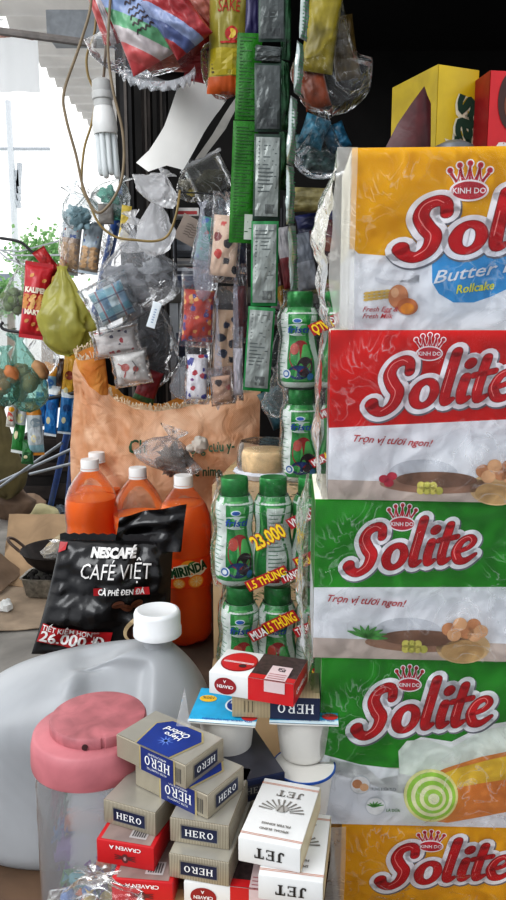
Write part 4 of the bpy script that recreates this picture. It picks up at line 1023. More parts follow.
def flap(u, v):
    x = -.004 + .112 * u + .008 * v; z = (.176 + .006 * u) + v * (.078 + .024 * u) - .02 * v * v; y = -.004 + .012 * math.sin(u * 5) + .014 * noise.noise(Vector((u * 4, v * 4, 1))) - .02 * v * u
    return (x, y, z)
mb.grid(lambda u, v: flap(u, v), 26, 12, M('#0e0c0e', .22, bmp=.3, bs=22)); mb.grid(lambda u, v: tuple(Vector(flap(1 - u, v)) + Vector((0, .006, 0))), 26, 12, M('#0e0c0e', .22, bmp=.3, bs=22)); mb.build('folded_flap', cf, angle=70)

# ------------------------------------------------------------------ woven sack
SY = 1.67; ss = mpp(430, SY)
def weave(col, col2, tl=.35):
    m, nt, n, l = newmat('woven_plastic'); o = n.new('ShaderNodeOutputMaterial'); p = n.new('ShaderNodeBsdfPrincipled')
    s = n.new('ShaderNodeSeparateXYZ'); l.new(texco(n), s.inputs[0])
    a = mathn(n, l, 'SINE', mathn(n, l, 'MULTIPLY', s.outputs[0], 1400)); b = mathn(n, l, 'SINE', mathn(n, l, 'MULTIPLY', s.outputs[2], 1400))
    ab = mathn(n, l, 'MULTIPLY', a, b); f = ramp(n, l, mathn(n, l, 'ADD', mathn(n, l, 'MULTIPLY', noise_t(n, l, 14, 4, .6), .9), mathn(n, l, 'MULTIPLY', ab, .10)), .3, .62)
    l.new(mix_rgb(n, l, f, lin(col), lin(col2)), p.inputs['Base Color']); p.inputs['Roughness'].default_value = .55
    l.new(bump(n, l, noise_t(n, l, 22, 5, 1.2), .9, .012), p.inputs['Normal'])
    t = n.new('ShaderNodeBsdfTranslucent'); t.inputs[0].default_value = lin(col2); x = n.new('ShaderNodeMixShader'); x.inputs[0].default_value = tl
    l.new(p.outputs[0], x.inputs[1]); l.new(t.outputs[0], x.inputs[2]); l.new(x.outputs[0], o.inputs[0]); return m
wv1 = weave('#d0956a', '#f8d0ae'); wv2 = weave('#d98a3f', '#eeb35c')
sb = at(168, 500, SY); sb.z = RT
S0 = empty('woven_sack', sb); tag(S0, 'orange woven plastic sack with frayed top edge and green writing, behind the soda bottles', 'sack')
# outline: columns of (px, top py)
cols_ = [(76, 372), (80, 357), (88, 372), (96, 383), (108, 391), (122, 402), (140, 409), (160, 410), (180, 407), (200, 403), (222, 397), (240, 393), (262, 390)]
def topz(px):
    for (a, b), (c, d) in zip(cols_, cols_[1:]):
        if a <= px <= c:
            t = (px - a) / (c - a); t = t * t * (3 - 2 * t); return b + (d - b) * t
    return cols_[-1][1]
def sackf(u, v, off=0, raise_=0):
    px = 76 + (262 - 76) * u; tz = at(px, topz(px) - raise_, SY).z - RT; zz = tz * v
    x = (px - 168) * ss
    x += (.030 * math.sin(PI * min(1, v * 1.15)) * (-(1 - u) ** 3)) - .02 * (1 - v) * (u - .5)
    y = off - (.060 * (max(0, 1 - (2 * u - 1) ** 4)) * math.sin(PI * (.12 + .80 * (1 - v) ** .8)) if off == 0 else 0)
    rr_ = math.hypot(u * 1.0, (1 - v) * .75) + .001; fa = math.atan2((1 - v) * .75, u + .02); y += .009 * math.sin(fa * 17 + 1.5 * math.sin(u * 6)) * math.exp(-rr_ * 1.3) * min(1, rr_ * 6)
    x += .022 * (1 - v) ** 1.5 * (1 - u) ** 4
    y += .016 * abs(noise.noise(Vector((u * 7 + v * 3, v * 3 - u * 2, off * 9 + 1)))) + .010 * noise.noise(Vector((u * 5, v * 4, off * 9 + 1))) + .006 * noise.noise(Vector((u * 14, v * 9, 3))) + .007 * math.sin(9 * u + 5 * v) * (1 - v)
    return (x, y, zz)
mb = MB(); mb.grid(lambda u, v: sackf(u, v), 70, 40, wv1); mb.build('front_cloth', S0, angle=80)
mb = MB(); mb.grid(lambda u, v: sackf(u, v, .075, 9 * max(0, math.sin(PI * min(1, max(0, (u - .45) / .55)))) + 2), 60, 16, wv2); mb.build('back_cloth', S0, angle=80)
# gathered ear at the upper left
eb = at(95, 412, SY - .01); ew = 15 * ss; eh = 58 * ss
mb = MB()
def ear(u, v):
    a = 2 * PI * u; r = (.95 - .45 * (1 - v) ** 1.2 + .10 * math.sin(3 * a)) * ew
    return (r * math.cos(a) * 1.0 + .006 * math.sin(5 * v), .5 * r * math.sin(a), eh * v * (1 + (.10 * math.sin(a) + .06 * math.cos(a)) * v))
mb.grid(ear, 36, 16, wv2); mb.grid(lambda u, v: tuple(Vector(ear(1 - u, v)) * .97), 36, 16, wv2); mb.build('gathered_corner', S0, loc=eb - sb, angle=80)
rnd = random.Random(5); mb = MB(); fm = M('#ead9bd', .7)
for i in range(300):
    if i < 60: a = i / 60; p = Vector(ear(a, 1)) + (eb - sb)
    else: u = .16 + .84 * (i - 60) / 240; p = Vector(sackf(u, 1)); 
    q = p + Vector((rnd.uniform(-.006, .006), rnd.uniform(-.008, 0), rnd.uniform(.005, .015))); r_ = q + Vector((rnd.uniform(-.004, .004), rnd.uniform(-.004, .001), rnd.uniform(-.004, .004)))
    mb.tube([p, q, r_], .0011, fm, 4, caps=False)
fr = mb.build('frayed_edge', S0); fr['kind'] = 'stuff'
def fs_(x, z, L):
    u = (168 + x / ss - 76) / 186; u = min(.99, max(.01, u)); px = 76 + 186 * u; tz = at(px, topz(px), SY).z - RT; v = min(.98, max(.02, z / tz)); p = sackf(u, v); return (x + (p[0] - (px - 168) * ss), p[1] - .006 - .0003 * L, z)
A = Art(fs_); gm = M('#2c5a3c', .6, var=.2)
def zz(py): return at(168, py, SY).z - RT
A.text('Ch', (134 - 168) * ss, zz(449), .028, gm, 1, bold=.02, w=.036); A.text('ợng cưu y-', (194 - 168) * ss, zz(449), .020, gm, 1, bold=.02, w=.098, rot=R(4)); A.text('e nims', (199 - 168) * ss, zz(470), .020, gm, 1, w=.056, bold=.02)
A.stroke([((136 - 168) * ss, zz(438)), ((137 - 168) * ss, zz(448))], .002, gm, 1, k=1); A.build('printed_writing', S0, smooth=False)
# tied clear bag of dark goods in front of the sack
film_bag('knotted_bag', 'small clear bag of grey ground spice with a white knot before the orange sack', 'bag', (163, 448), 62, 44, 1.54, FILM(.38, sc=40), seed=4, neck=.8, depth=.5, wr=.3, rot=R(18), contents=([M('#857a70', .9, var=.35, bmp=.5, bs=90)], 3, 'ground_spice'))
mb = MB(); mb.blob((0, 0, 0), .017, .013, .017, M('#d9d0c4', .6, transl=.3), 4, .3, 3); mb.blob((-.016, 0, -.014), .010, .010, .008, M('#d9d0c4', .6, transl=.3), 7, .3, 3)
kb = [o for o in scn.objects if o.name == 'knotted_bag'][0]; ko = mb.build('knot', kb); ko.location = (.058, -.010, .078)

# ------------------------------------------------------------------ light bulb and cords
BY = 1.25; bt = at(101, 79, BY); B0 = empty('light_bulb', bt, (0, R(-3), 0)); tag(B0, 'white compact fluorescent bulb with four tubes hanging from its socket', 'light bulb')
s_ = mpp(120, BY); B0.scale = (1.15, 1.15, 1); bm_ = M('#d9d9d6', .45, var=.05); tubem = M('#eef2f2', .25, var=.02, transl=.3)
def Z(p): return -(p - 82) * s_
mb = MB(); mb.lathe([(0, 0), (5.5 * s_, 0), (8 * s_, Z(84)), (8.5 * s_, Z(91)), (8.2 * s_, Z(94)), (9 * s_, Z(95)), (9 * s_, Z(101)), (8 * s_, Z(102)), (8.2 * s_, Z(108))], M('#b3b3b0', .5, var=.08), 36); mb.build('lamp_socket', B0)
mb = MB(); mb.lathe([(8 * s_, Z(108)), (9 * s_, Z(112)), (10.4 * s_, Z(122)), (10.8 * s_, Z(130)), (10 * s_, Z(134)), (0, Z(134))], bm_, 36); mb.build('ballast', B0)
for k in range(4):
    x0, y0 = [(-6.6, -2.5), (-2.3, -5), (2.3, -3.5), (6.6, 0)][k]
    pts = smoothpath([(x0 * s_ - 0, y0 * s_, Z(132)), (x0 * s_, y0 * s_, Z(150)), (x0 * s_, y0 * s_, Z(166 + k % 2 * 3)), ((x0 + .3) * s_, (y0 + 2.5) * s_, Z(171 + k % 2 * 3)), (x0 * s_, (y0 + 5) * s_, Z(166 + k % 2 * 3)), (x0 * s_, (y0 + 5) * s_, Z(132))], 6)
    mb = MB(); mb.tube(pts, 2.45 * s_, tubem, 14); mb.build('glass_tube', B0)
def cord(name, label, pts, Y, r=.0016, col='#6b5a48', cat='cord', group=None):
    P = [at(p[0], p[1], Y + (p[2] if len(p) > 2 else 0)) for p in pts]; o0 = P[0]
    mb = MB(); mb.tube([q - o0 for q in smoothpath(P, 7)], r, M(col, .5, var=.15), 8); o = mb.build(name, loc=o0); tag(o, label, cat, group); return o
cord('bulb_cord', 'straight brown cord holding up the fluorescent bulb', [(107, -30), (107, 20), (105, 60), (103, 84)], BY, .0022)
cord('power_cord', 'brown cord looping down left of the bulb and back behind the teal bag', [(91, -20), (90, 10), (78, 50), (64, 92), (66, 118), (76, 155), (84, 190), (96, 212), (108, 206), (120, 185), (124, 158), (122, 128), (113, 90), (108, 50), (110, 5), (112, -20)], BY - .04, .0022, '#7a6a52')
cord('power_cord', 'brown cord swinging close past the left side of the bulb', [(97, -20), (95, 30), (87, 55), (88, 75), (95, 95), (92, 122), (84, 150), (82, 185), (90, 205), (100, 225), (116, 237), (135, 240), (155, 241), (168, 235), (176, 215), (180, 190)], BY + .02, .0020, '#8a7444')

# ------------------------------------------------------------------ hanging racks (bent wire hooks) and blue poles
blue_m = M('#1f4a8c', .45, var=.12)
def rod(name, label, a, b, r, mat, cat):
    mb = MB(); mb.tube([Vector(), b - a], r, mat, 10); return tag(mb.build(name, loc=a), label, cat)
a = onz(47, 521, .01); b = at(124, 188, 2.45); rod('blue_pole', 'blue painted metal pole slanting down left to the cardboard', a, b, .017, blue_m, 'pole')
a = onz(66, 520, .01); b = at(81, 395, 2.3); rod('blue_pole', 'short blue pole end showing left of the orange sack', a, b, .018, blue_m, 'pole')
steel = M('#9aa0a6', .35, .7)
for k, (p0, p1, Y0) in enumerate([((0, 487), (62, 443), 2.9), ((0, 482), (74, 448), 3.0), ((30, 474), (78, 462), 2.9)]):
    rod('steel_rod', ['lowest thin steel rod slanting before the dark stall goods', 'steel rod slanting just above the lowest one', 'short steel rod ending at the blue pole'][k], at(p0[0], p0[1], Y0), at(p1[0], p1[1], Y0 - .2), .006, steel, 'rod')
for k, (pts, lab) in enumerate([([(3, 322), (1, 326), (6, 330), (26, 333), (48, 337), (62, 340)], 'black wire hook arm under the red peanut pack'), ([(0, 238), (20, 242), (32, 252), (38, 256), (34, 251)], 'dark wire hook arm above the red peanut pack'), ([(0, 398), (25, 400), (50, 398), (78, 392)], 'dark wire rail carrying the row of snack bags')]):
    cord('wire_hook', lab, pts, [2.05, 2.1, 2.55][k], .004 if k < 2 else .006, '#2a2a2c', 'hook')

# ------------------------------------------------------------------ hanging bags at the left
clr = FILM(.10, sc=30, bs=.8, gloss=1.3); milky = FILM(.45, sc=26, bs=.8, gloss=1.2); teal = FILM(.42, body='#8cc4b8', tint='#d9efe9', sc=26)
grey_f = FILM(.22, sc=24, bs=.9, gloss=1.5, body='#d5d9de')
film_bag('plastic_bag', 'shiny yellow-green plastic bag hanging below the brown biscuit pouch', 'bag', (68, 311), 54, 86, 1.95, M('#bfba60', .22, var=.2, vs=16, bmp=.9, bs=34, transl=.4), seed=14, neck=.95, depth=.45, wr=.42, bulge=-.15, folds=5, flare=.05, sag=-.12)
def pnut(A, w_, h_):
    W_ = M('#e9dcc9', .4); nm = M('#c98a4a', .5, var=.15); nvy = M('#26406c', .4)
    for i in range(16):
        A.ell((-.38 + .25 * (i % 4) + .05 * (i // 4 % 2)) * w_, h_ * (.40 + .052 * (i // 4)), w_ * .12, h_ * .032, (nm, M('#e0b070', .5))[i % 2], 2, rot=R(30 * (i % 3)))
    A.poly([(-w_ * .45, h_ * .60), (w_ * .45, h_ * .60), (w_ * .45, h_ * .70), (-w_ * .45, h_ * .70)], nvy, 3); A.text('KALIPEN', 0, h_ * .615, h_ * .07, W_, 4, w=w_ * .8, align='c', bold=.06)
    A.poly([(-w_ * .40, h_ * .29), (w_ * .40, h_ * .29), (w_ * .40, h_ * .38), (-w_ * .40, h_ * .38)], nvy, 3); A.text('MARTY', 0, h_ * .30, h_ * .065, W_, 4, w=w_ * .7, align='c', bold=.06)
    for (x, z) in ((-.2, .86), (.25, .8), (0, .16), (.2, .1), (-.25, .2)): A.ell(x * w_, z * h_, w_ * .09, h_ * .025, nm, 2, rot=R(40))
pouch('peanut_pack', 'red peanut pack with nuts pictured across its middle, hanging at the left', 'snack pack', (36, 301), 27, 68, 2.0, [(1, M('#b8232c', .3, var=.12, bmp=.2))], t=.02, rot=(0, R(8), R(10)), seed=3, art=pnut)
pouch('snack_pack', 'small red snack pack folded over the wire hook above the peanut pack', 'snack pack', (47, 262), 14, 26, 2.06, [(1, M('#b02a2a', .35, var=.3, vs=60))], t=.012, rot=(0, R(-35), R(20)), seed=6)
pouch('snack_pack', 'dark maroon snack pack showing behind the red peanut pack', 'snack pack', (55, 290), 16, 46, 2.12, [(.5, M('#5c2a2c', .4, var=.3)), (1, M('#b98a2f', .4, var=.3, vs=60))], t=.012, rot=(0, R(12), R(-10)), seed=8)
# biscuit pouches
def bisc(A, w_, h_):
    cm_ = M('#c9a47c', .5, var=.2); 
    for i in range(8): A.ell((-.25 + .5 * (i % 2)) * w_, h_ * (.12 + .11 * (i // 2)), w_ * .22, h_ * .07, cm_, 1)
    A.poly([(-w_ * .35, h_ * .60), (w_ * .3, h_ * .60), (w_ * .3, h_ * .66), (-w_ * .35, h_ * .66)], M('#3d5a9c'), 2); A.poly([(-w_ * .3, h_ * .72), (w_ * .35, h_ * .72), (w_ * .35, h_ * .76), (-w_ * .3, h_ * .76)], M('#a04a3a'), 2)
pk1 = M('#b4a69a', .3, var=.25, vs=40, bmp=.3)
pouch('biscuit_pouch', 'clear pouch of pale brown biscuits, left one of two above the yellow bag', 'snack pack', (71, 244), 20, 55, 1.98, [(.6, M('#b39a86', .35, var=.25, vs=60)), (1, M('#b9c2c6', .3, var=.15))], t=.02, rot=(0, R(8), 0), seed=9, art=bisc)
pouch('biscuit_pouch', 'clear pouch of biscuits with blue lettering, right one above the yellow bag', 'snack pack', (91, 248), 20, 46, 1.94, [(.5, M('#a59688', .35, var=.25, vs=60)), (1, M('#a8b4bc', .3, var=.2, vs=50))], t=.02, rot=(0, R(10), 0), seed=10, art=bisc)
film_bag('plastic_bag', 'clear crinkled bag wrapped around the two biscuit pouches', 'bag', (82, 232), 52, 84, 1.96, clr, seed=13, neck=.9, depth=.5, wr=.2, rot=R(8))
film_bag('plastic_bag', 'clear bag of bluish packets at the top left, beneath the looping cord', 'bag', (86, 205), 36, 44, 1.9, FILM(.3, body='#9fc0c4', sc=30), seed=14, neck=.8, depth=.5, wr=.25, rot=R(-20), contents=([M('#7f98a0', .5, var=.3), M('#a8b9bd', .5, var=.2)], 4, 'packets'))
film_bag('plastic_bag', 'clear bag with a green printed packet inside, right under the bulb', 'bag', (106, 194), 40, 44, 1.86, FILM(.25, body='#dfe8e6', sc=30), seed=15, neck=.85, depth=.5, wr=.25, rot=R(25), contents=([M('#4d8f7d', .5, var=.4, vs=60), M('#b9c6c4', .5)], 3, 'green_packet'))
pouch('folded_card', 'round-topped grey cardboard end beside the blue pole below the cord loop', 'card', (106, 214), 16, 20, 1.84, [(1, M('#7d7872', .7, var=.2))], t=.008, seed=11, seal=False)
pouch('yellow_tag', 'yellow tag card with black print beside the blue pole', 'tag', (125, 224), 10, 36, 1.7, [(1, M('#c9b04c', .5, var=.3, vs=80))], t=.002, rot=(0, R(8), R(15)), seed=12, seal=False)
# bag of limes: bag and each lime
lb = film_bag('plastic_bag', 'clear bag holding green limes with its white handles pulled up', 'bag', (17, 297), 38, 74, 2.1, FILM(.16, sc=26, gloss=1.2), seed=16, neck=.93, depth=.6, wr=.12, bulge=0.0, folds=7, rot=R(8))
for i, (px, py, dy) in enumerate([(6, 297, 0), (14, 293, .02), (22, 301, 0), (9, 306, -.02), (17, 309, 0), (26, 309, .02), (20, 296, .05), (13, 301, -.03)]):
    mb = MB(); mb.blob((0, 0, 0), .0165, .0155, .0155, M('#5f7440', .45, var=.2, vs=60, bmp=.1, bs=300), i, .06, 2, 20, 14); mb.blob((.016, 0, 0), .003, .003, .003, M('#7c8a4c'), i)
    tag(mb.build('lime', loc=at(px, py, 2.1 + dy * .5), rot=(i, i * 2, i)), 'dull green lime inside the white-handled clear bag', 'lime', 'limes in the clear bag')
# teal bags with buns
for k, (c, wpx, hpx, lab, sd, ty) in enumerate([((30, 372), 42, 78, 'teal plastic bag of bread rolls under the hook at the left', 17, 2.3), ((4, 376), 34, 60, 'teal bag of orange buns at the very left edge', 18, 2.28)]):
    film_bag('bread_bag', lab, 'bag', c, wpx, hpx, ty, teal, seed=sd, neck=.9, depth=.5, wr=.22, bulge=0.0, folds=8, rot=R([-6, 4][k]))
    for i in range(5):
        px = c[0] + (-.24 + .24 * (i % 3)) * wpx; py = c[1] + hpx * (.02 + .16 * (i // 3) + .1 * (i % 2) - .04)
        mb = MB(); mb.blob((0, 0, 0), .034, .022, .022, M(['#b98d62', '#c07a4a'][k], .6, var=.2, vs=20), i + k, .15, 2); mb.blob((0, -.010, .012), .022, .010, .008, M('#a87448', .6), i, .2, 3)
        tag(mb.build('bread_roll', loc=at(px, py, ty + .01 * (i % 2)), rot=(0, R(30 * i), R(20 * i))), ['browned bread roll inside the larger teal bag', 'orange bun inside the teal bag at the left edge'][k], 'bread', ['rolls in the larger teal bag', 'buns in the edge bag'][k])
film_bag('plastic_bag', 'empty-looking clear bag hanging behind the hook, between teal bag and yellow bag', 'bag', (42, 352), 34, 46, 2.5, FILM(.25, sc=24), seed=19, neck=.9, depth=.4, wr=.2, bulge=0)
# row of snack packs
def leafart(c1, c2):
    def f(A, w_, h_):
        A.ell(0, h_ * .35, w_ * .32, h_ * .18, M(c1, .35, var=.15), 1, rot=.4); A.ell(w_ * .05, h_ * .62, w_ * .3, h_ * .09, M(c2, .35), 2); A.ell(-w_ * .1, h_ * .3, w_ * .16, h_ * .08, M('#e3d9b0', .4), 3)
    return f
packs_ = [((50, 387), 16, 44, 8, [(.75, '#7fa6bd'), (1, '#c98a24')], ('#e2e6e4', '#3f74b0'), 'light blue snack pack with orange top, upper row below the yellow bag'),
 ((69, 381), 14, 50, 8, [(1, '#c9941c')], ('#d9a52c', '#8f3a1c'), 'golden yellow snack pack, upper row next to the orange sack'),
 ((61, 383), 12, 44, -4, [(1, '#4a3428')], ('#6d5038', '#3a2a20'), 'brown snack pack squeezed between the light blue and golden ones'),
 ((41, 404), 12, 40, 8, [(.8, '#2f79b8'), (1, '#dfe6ea')], ('#4a94cf', '#e8f0f4'), 'blue snack pack with white top, first of the blue ones on the rail'),
 ((52, 411), 13, 46, 8, [(.86, '#1f78bd'), (1, '#e3e8ea')], ('#3a8fd0', '#245f9c'), 'blue snack pack with white top, middle of the blue ones on the rail'),
 ((66, 412), 13, 40, 8, [(.85, '#2474b0'), (1, '#dfe4e8')], ('#2f83c2', '#1d4f86'), 'blue snack pack with white top, beside the blue pole'),
 ((20, 424), 12, 54, 10, [(.5, '#2c8038'), (.8, '#c9cfd0'), (1, '#dfe2df')], ('#1d6a2c', '#e0dfae'), 'green and white snack pack hanging under the rail at the left'),
 ((35, 428), 16, 50, 0, [(.16, '#8fb4bc'), (.78, '#b9c0c0'), (1, '#c07d22')], ('#cfd5d8', '#8a9aa2'), 'silver snack pack with orange top hanging under the rail'),
 ((12, 412), 9, 28, 10, [(1, '#d6d2c8')], ('#c84a3c', '#e0a02c'), 'small white snack pack with red and yellow dots under the rail'),
 ((18, 409), 7, 24, 14, [(1, '#c9b02c')], ('#b89c20', '#d9c850'), 'small yellow snack pack between the white and the green ones'),
 ((28, 452), 12, 22, 6, [(1, '#2f6a3a')], ('#245a30', '#3f8a4c'), 'dark green snack pack lowest under the rail')]
for i, (c, wpx, hpx, r_, zn, ac, lab) in enumerate(packs_):
    pouch('snack_pack', lab, 'snack pack', c, wpx, hpx, 2.58 - .015 * (i % 3) + (.03 if 'brown' in lab else 0), [(v, M(cc, .3, var=.15, vs=40, bmp=.2)) for v, cc in zn], t=.016, rot=(0, R(r_), R((i * 17) % 30 - 15)), seed=20 + i, group='snack packs hanging on the rail', art=leafart(*ac))

# ------------------------------------------------------------------ ground clutter at the left
def sheet(name, label, cat, pts3, mat, nu=10, nv=8, amp=.004, thick=.004, seed=0):
    """a slightly warped sheet spanned by four corners a,b,c,d"""
    a, b, c, d = [Vector(p) for p in pts3]; o0 = a.copy(); nrm = (b - a).cross(d - a).normalized(); mb = MB()
    def fn(u, v, k):
        p = a.lerp(b, u).lerp(d.lerp(c, u), v) - o0; return tuple(p + nrm * (amp * noise.noise(Vector((u * 3 + seed, v * 3, 0))) + k))
    mb.grid(lambda u, v: fn(u, v, 0), nu, nv, mat); mb.grid(lambda u, v: fn(1 - u, v, -thick), nu, nv, mat)
    for (f0, f1) in (((0, 0), (1, 0)), ((1, 0), (1, 1)), ((1, 1), (0, 1)), ((0, 1), (0, 0))):
        q = [(f0[0] + (f1[0] - f0[0]) * i / nu, f0[1] + (f1[1] - f0[1]) * i / nu) for i in range(nu + 1)]
        vs = []
        for (u, v) in q: vs += [fn(u, v, 0), fn(u, v, -thick)]
        mb.add(vs, [(2 * i, 2 * i + 2, 2 * i + 3, 2 * i + 1) for i in range(nu)], mat)
    return tag(mb.build(name, loc=o0), label, cat)
g = onz
sheet('cardboard_sheet', 'flattened pale cardboard lying on the ground beneath the foil tray', 'cardboard', [g(-30, 632, .012), g(64, 626, .012), g(70, 578, .012), g(-20, 575, .012)], M('#9c8a76', .9, var=.2, vs=8), amp=.006)
sheet('cardboard_sheet', 'brown cardboard flap propped upright behind the wok', 'cardboard', [g(2, 585, .015), g(74, 592, .015), at(66, 514, 3.75), at(9, 514, 3.8)], M('#a58a6c', .9, var=.15, vs=8), amp=.01)
sheet('cardboard_sheet', 'dim brown cardboard piece lying at the left edge', 'cardboard', [g(-40, 598, .03), g(0, 592, .03), g(24, 572, .05), at(-6, 548, 3.4)], M('#7d6855', .9, var=.2, vs=8), amp=.01)
tp = g(46, 598, .016); T0 = empty('foil_tray', (tp.x, tp.y + .06, .018), (0, 0, R(-4))); tag(T0, 'shallow silver foil tray of charcoal bits under the black wok', 'tray')
mb = MB(); mb.lathe([(0, 0), (.085, 0), (.092, .008), (.105, .085), (.112, .088), (.112, .091), (.102, .089), (.088, .012), (0, .006)], M('#8f8c84', .35, .7, var=.3, vs=40, bmp=.4), 48, fn=lambda a, z: (1 / max(abs(math.cos(a)) ** 8 + abs(math.sin(a)) ** 8, 1e-6) ** .125) * (1 + .01 * math.sin(a * 40) * (z > .02)), sy=.75); mb.build('tray_body', T0)
mb = MB(); rnd = random.Random(9)
for i in range(26): mb.blob((rnd.uniform(-.09, .09), rnd.uniform(-.06, .06), .075 + rnd.uniform(0, .02)), .016, .013, .012, M('#2a2623', .9, var=.4), i, .4, 3, 8, 6)
ch = mb.build('charcoal_bits', T0); ch['kind'] = 'stuff'
wp_ = at(58, 550, tp.y + .10); W0 = empty('wok', (wp_.x, wp_.y, .105)); tag(W0, 'blackened round wok with a looped handle resting on the foil tray', 'wok')
wr_ = .165; wm = M('#2b2422', .6, .4, var=.4, vs=18); prof = [(.001, 0), (wr_ * .35, .006), (wr_ * .62, .030), (wr_ * .85, .066), (wr_, .108), (wr_ * 1.02, .110), (wr_ * .97, .106), (wr_ * .82, .070), (wr_ * .6, .036), (wr_ * .3, .012), (.001, .008)]
mb = MB(); mb.lathe(prof, wm, 56); mb.build('wok_bowl', W0)
for sg in (-1, 1):
    mb = MB(); mb.tube(smoothpath([(sg * wr_ * .98, -.035, .105), (sg * wr_ * 1.25, -.03, .145), (sg * wr_ * 1.36, 0, .158), (sg * wr_ * 1.25, .03, .145), (sg * wr_ * .98, .035, .105)], 6), .007, M('#5a4b42', .5, .5), 10); mb.build('handle', W0)
mb = MB(); mb.blob((0, 0, 0), .085, .05, .030, M('#b3a283', .8, var=.25, vs=40, bmp=.3), 5, .25, 1.6, 24, 16); tag(mb.build('bread_slab', loc=W0.location + Vector((.00, .02, .125)), rot=(0, R(-30), R(20))), 'pale crusty slab leaning inside the wok', 'food')
film_bag('crumpled_bag', 'crumpled white film lying in the wok', 'bag', (60, 549), 40, 18, W0.location.y - .03, milky, seed=40, neck=.95, depth=.5, wr=.3, bulge=0)
mb = MB(); mb.blob((0, 0, 0), .105, .10, .088, M('#c2b98c', .6, var=.12, vs=12, bmp=.1), 3, .10, 1.5, 28, 18); p = g(52, 512, .09)
tag(mb.build('pomelo', loc=(p.x, p.y - .2, .10)), 'pale yellow pomelo on the ground behind the blue pole', 'fruit')
p = at(25, 503, 4.5); mb = MB(); mb.blob((0, 0, 0), .13, .09, .07, M('#86705c', .8, var=.2, vs=14, bmp=.2), 8, .15, 2, 24, 14); tag(mb.build('straw_hat', loc=(p.x, 4.5, .115)), 'rounded tan bundle lying left of the pomelo', 'bundle').name = 'tan_bundle'
for i, (px, py, w_, h_, c_, lab) in enumerate([(14, 512, 24, 9, '#a52c30', 'flattened red carton scrap at the left edge behind the cardboard'), (42, 511, 24, 8, '#8f979c', 'silver film scrap before the tan bundle'), (60, 512, 24, 9, '#5f6a72', 'grey film scrap at the foot of the blue pole'), (30, 508, 22, 7, '#7b3b3d', 'dull red packet before the pomelo'), (4, 500, 20, 12, '#b9bfc4', 'crumpled white paper at the left edge by the brown sack')]):
    p = g(px, py, .05); mb = MB(); mb.blob((0, 0, 0), w_ * .0033 * 1.3, .04, h_ * .0045, M(c_, .4, var=.4, vs=30, bmp=.5), i + 60, .5, 3, 18, 10); tag(mb.build('litter_scrap', loc=(p.x, p.y, .045), rot=(0, 0, i)), lab, 'litter')
mb = MB(); mb.blob((0, 0, 0), .035, .03, .028, M('#d5d6d3', .7, bmp=.4), 33, .6, 3, 12, 8); tag(mb.build('crumpled_paper', loc=g(5, 606, .03)), 'small crumpled white paper on the grey ground', 'paper')
mb = MB(); mb.grid(lambda u, v: ((u - .5) * .09, (v - .5) * .035 * math.sin(PI * max(.02, min(.98, u))), .008 * math.sin(u * 4) + .006 * abs(v - .5)), 10, 4, M('#b5793a', .8, var=.3)); tag(mb.build('dry_leaf', loc=g(12, 686, .004), rot=(0, 0, .3)), 'dry orange leaf on the concrete', 'leaf')
# sacks and stall mass at the back left
for i, (px, py, w_, h_, Y0, c_, lab) in enumerate([(6, 448, 44, 100, 3.9, '#5e5432', 'olive sack standing at the left edge'), (12, 492, 46, 56, 4.0, '#6b5645', 'dull brown sack in front of the olive one')]):
    film_bag('goods_sack', lab, 'sack', (px, py), w_, h_, Y0, M(c_, .8, var=.25, vs=8, bmp=.4, bs=12), seed=70 + i, neck=.92, depth=.6, wr=.16, bulge=-.6)
for i, (x0, x1, py, Y0, c_, lab) in enumerate([(18, 60, 436, 4.9, '#25201e', 'dark crate behind the steel rods, left one'), (58, 140, 424, 4.85, '#1d1a1a', 'dark crate behind the blue pole, right one'), (-60, 20, 440, 5.0, '#2e2a26', 'dark crate behind the olive sack')]):
    a = at(x0, py, Y0); b = at(x1, py, Y0); C0 = empty('wooden_crate', (a.x, Y0, 0)); tag(C0, lab, 'crate'); W_ = b.x - a.x; mb = MB()
    mb.box(0, W_, 0, .3, 0, a.z, M(c_, .9, var=.5, vs=6)); mb.build('crate_body', C0, bevel=.01)
    for k in range(3): mb = MB(); mb.box(-.01, W_ + .01, -.02, .0, a.z * (.12 + .33 * k), a.z * (.30 + .33 * k), M('#332b27', .9, var=.4, vs=8)); mb.build('slat', C0, bevel=.003)
a = at(84, 472, 2.3); b = at(140, 334, 2.3)
mb = MB(); mb.grid(lambda u, v: ((b.x - a.x) * u, .03 * math.sin(u * 15) + .02 * noise.noise(Vector((u * 4, v * 4, 0))), (b.z - .002) * v), 40, 14, M('#221f20', .8, var=.3, vs=8))
tag(mb.build('dark_backing', loc=(a.x, 2.3, .002)), 'dark tarpaulin added to darken the gap left of the posts, above the orange sack', 'backing')  # added sheet that darkens the gap where bright sky showed

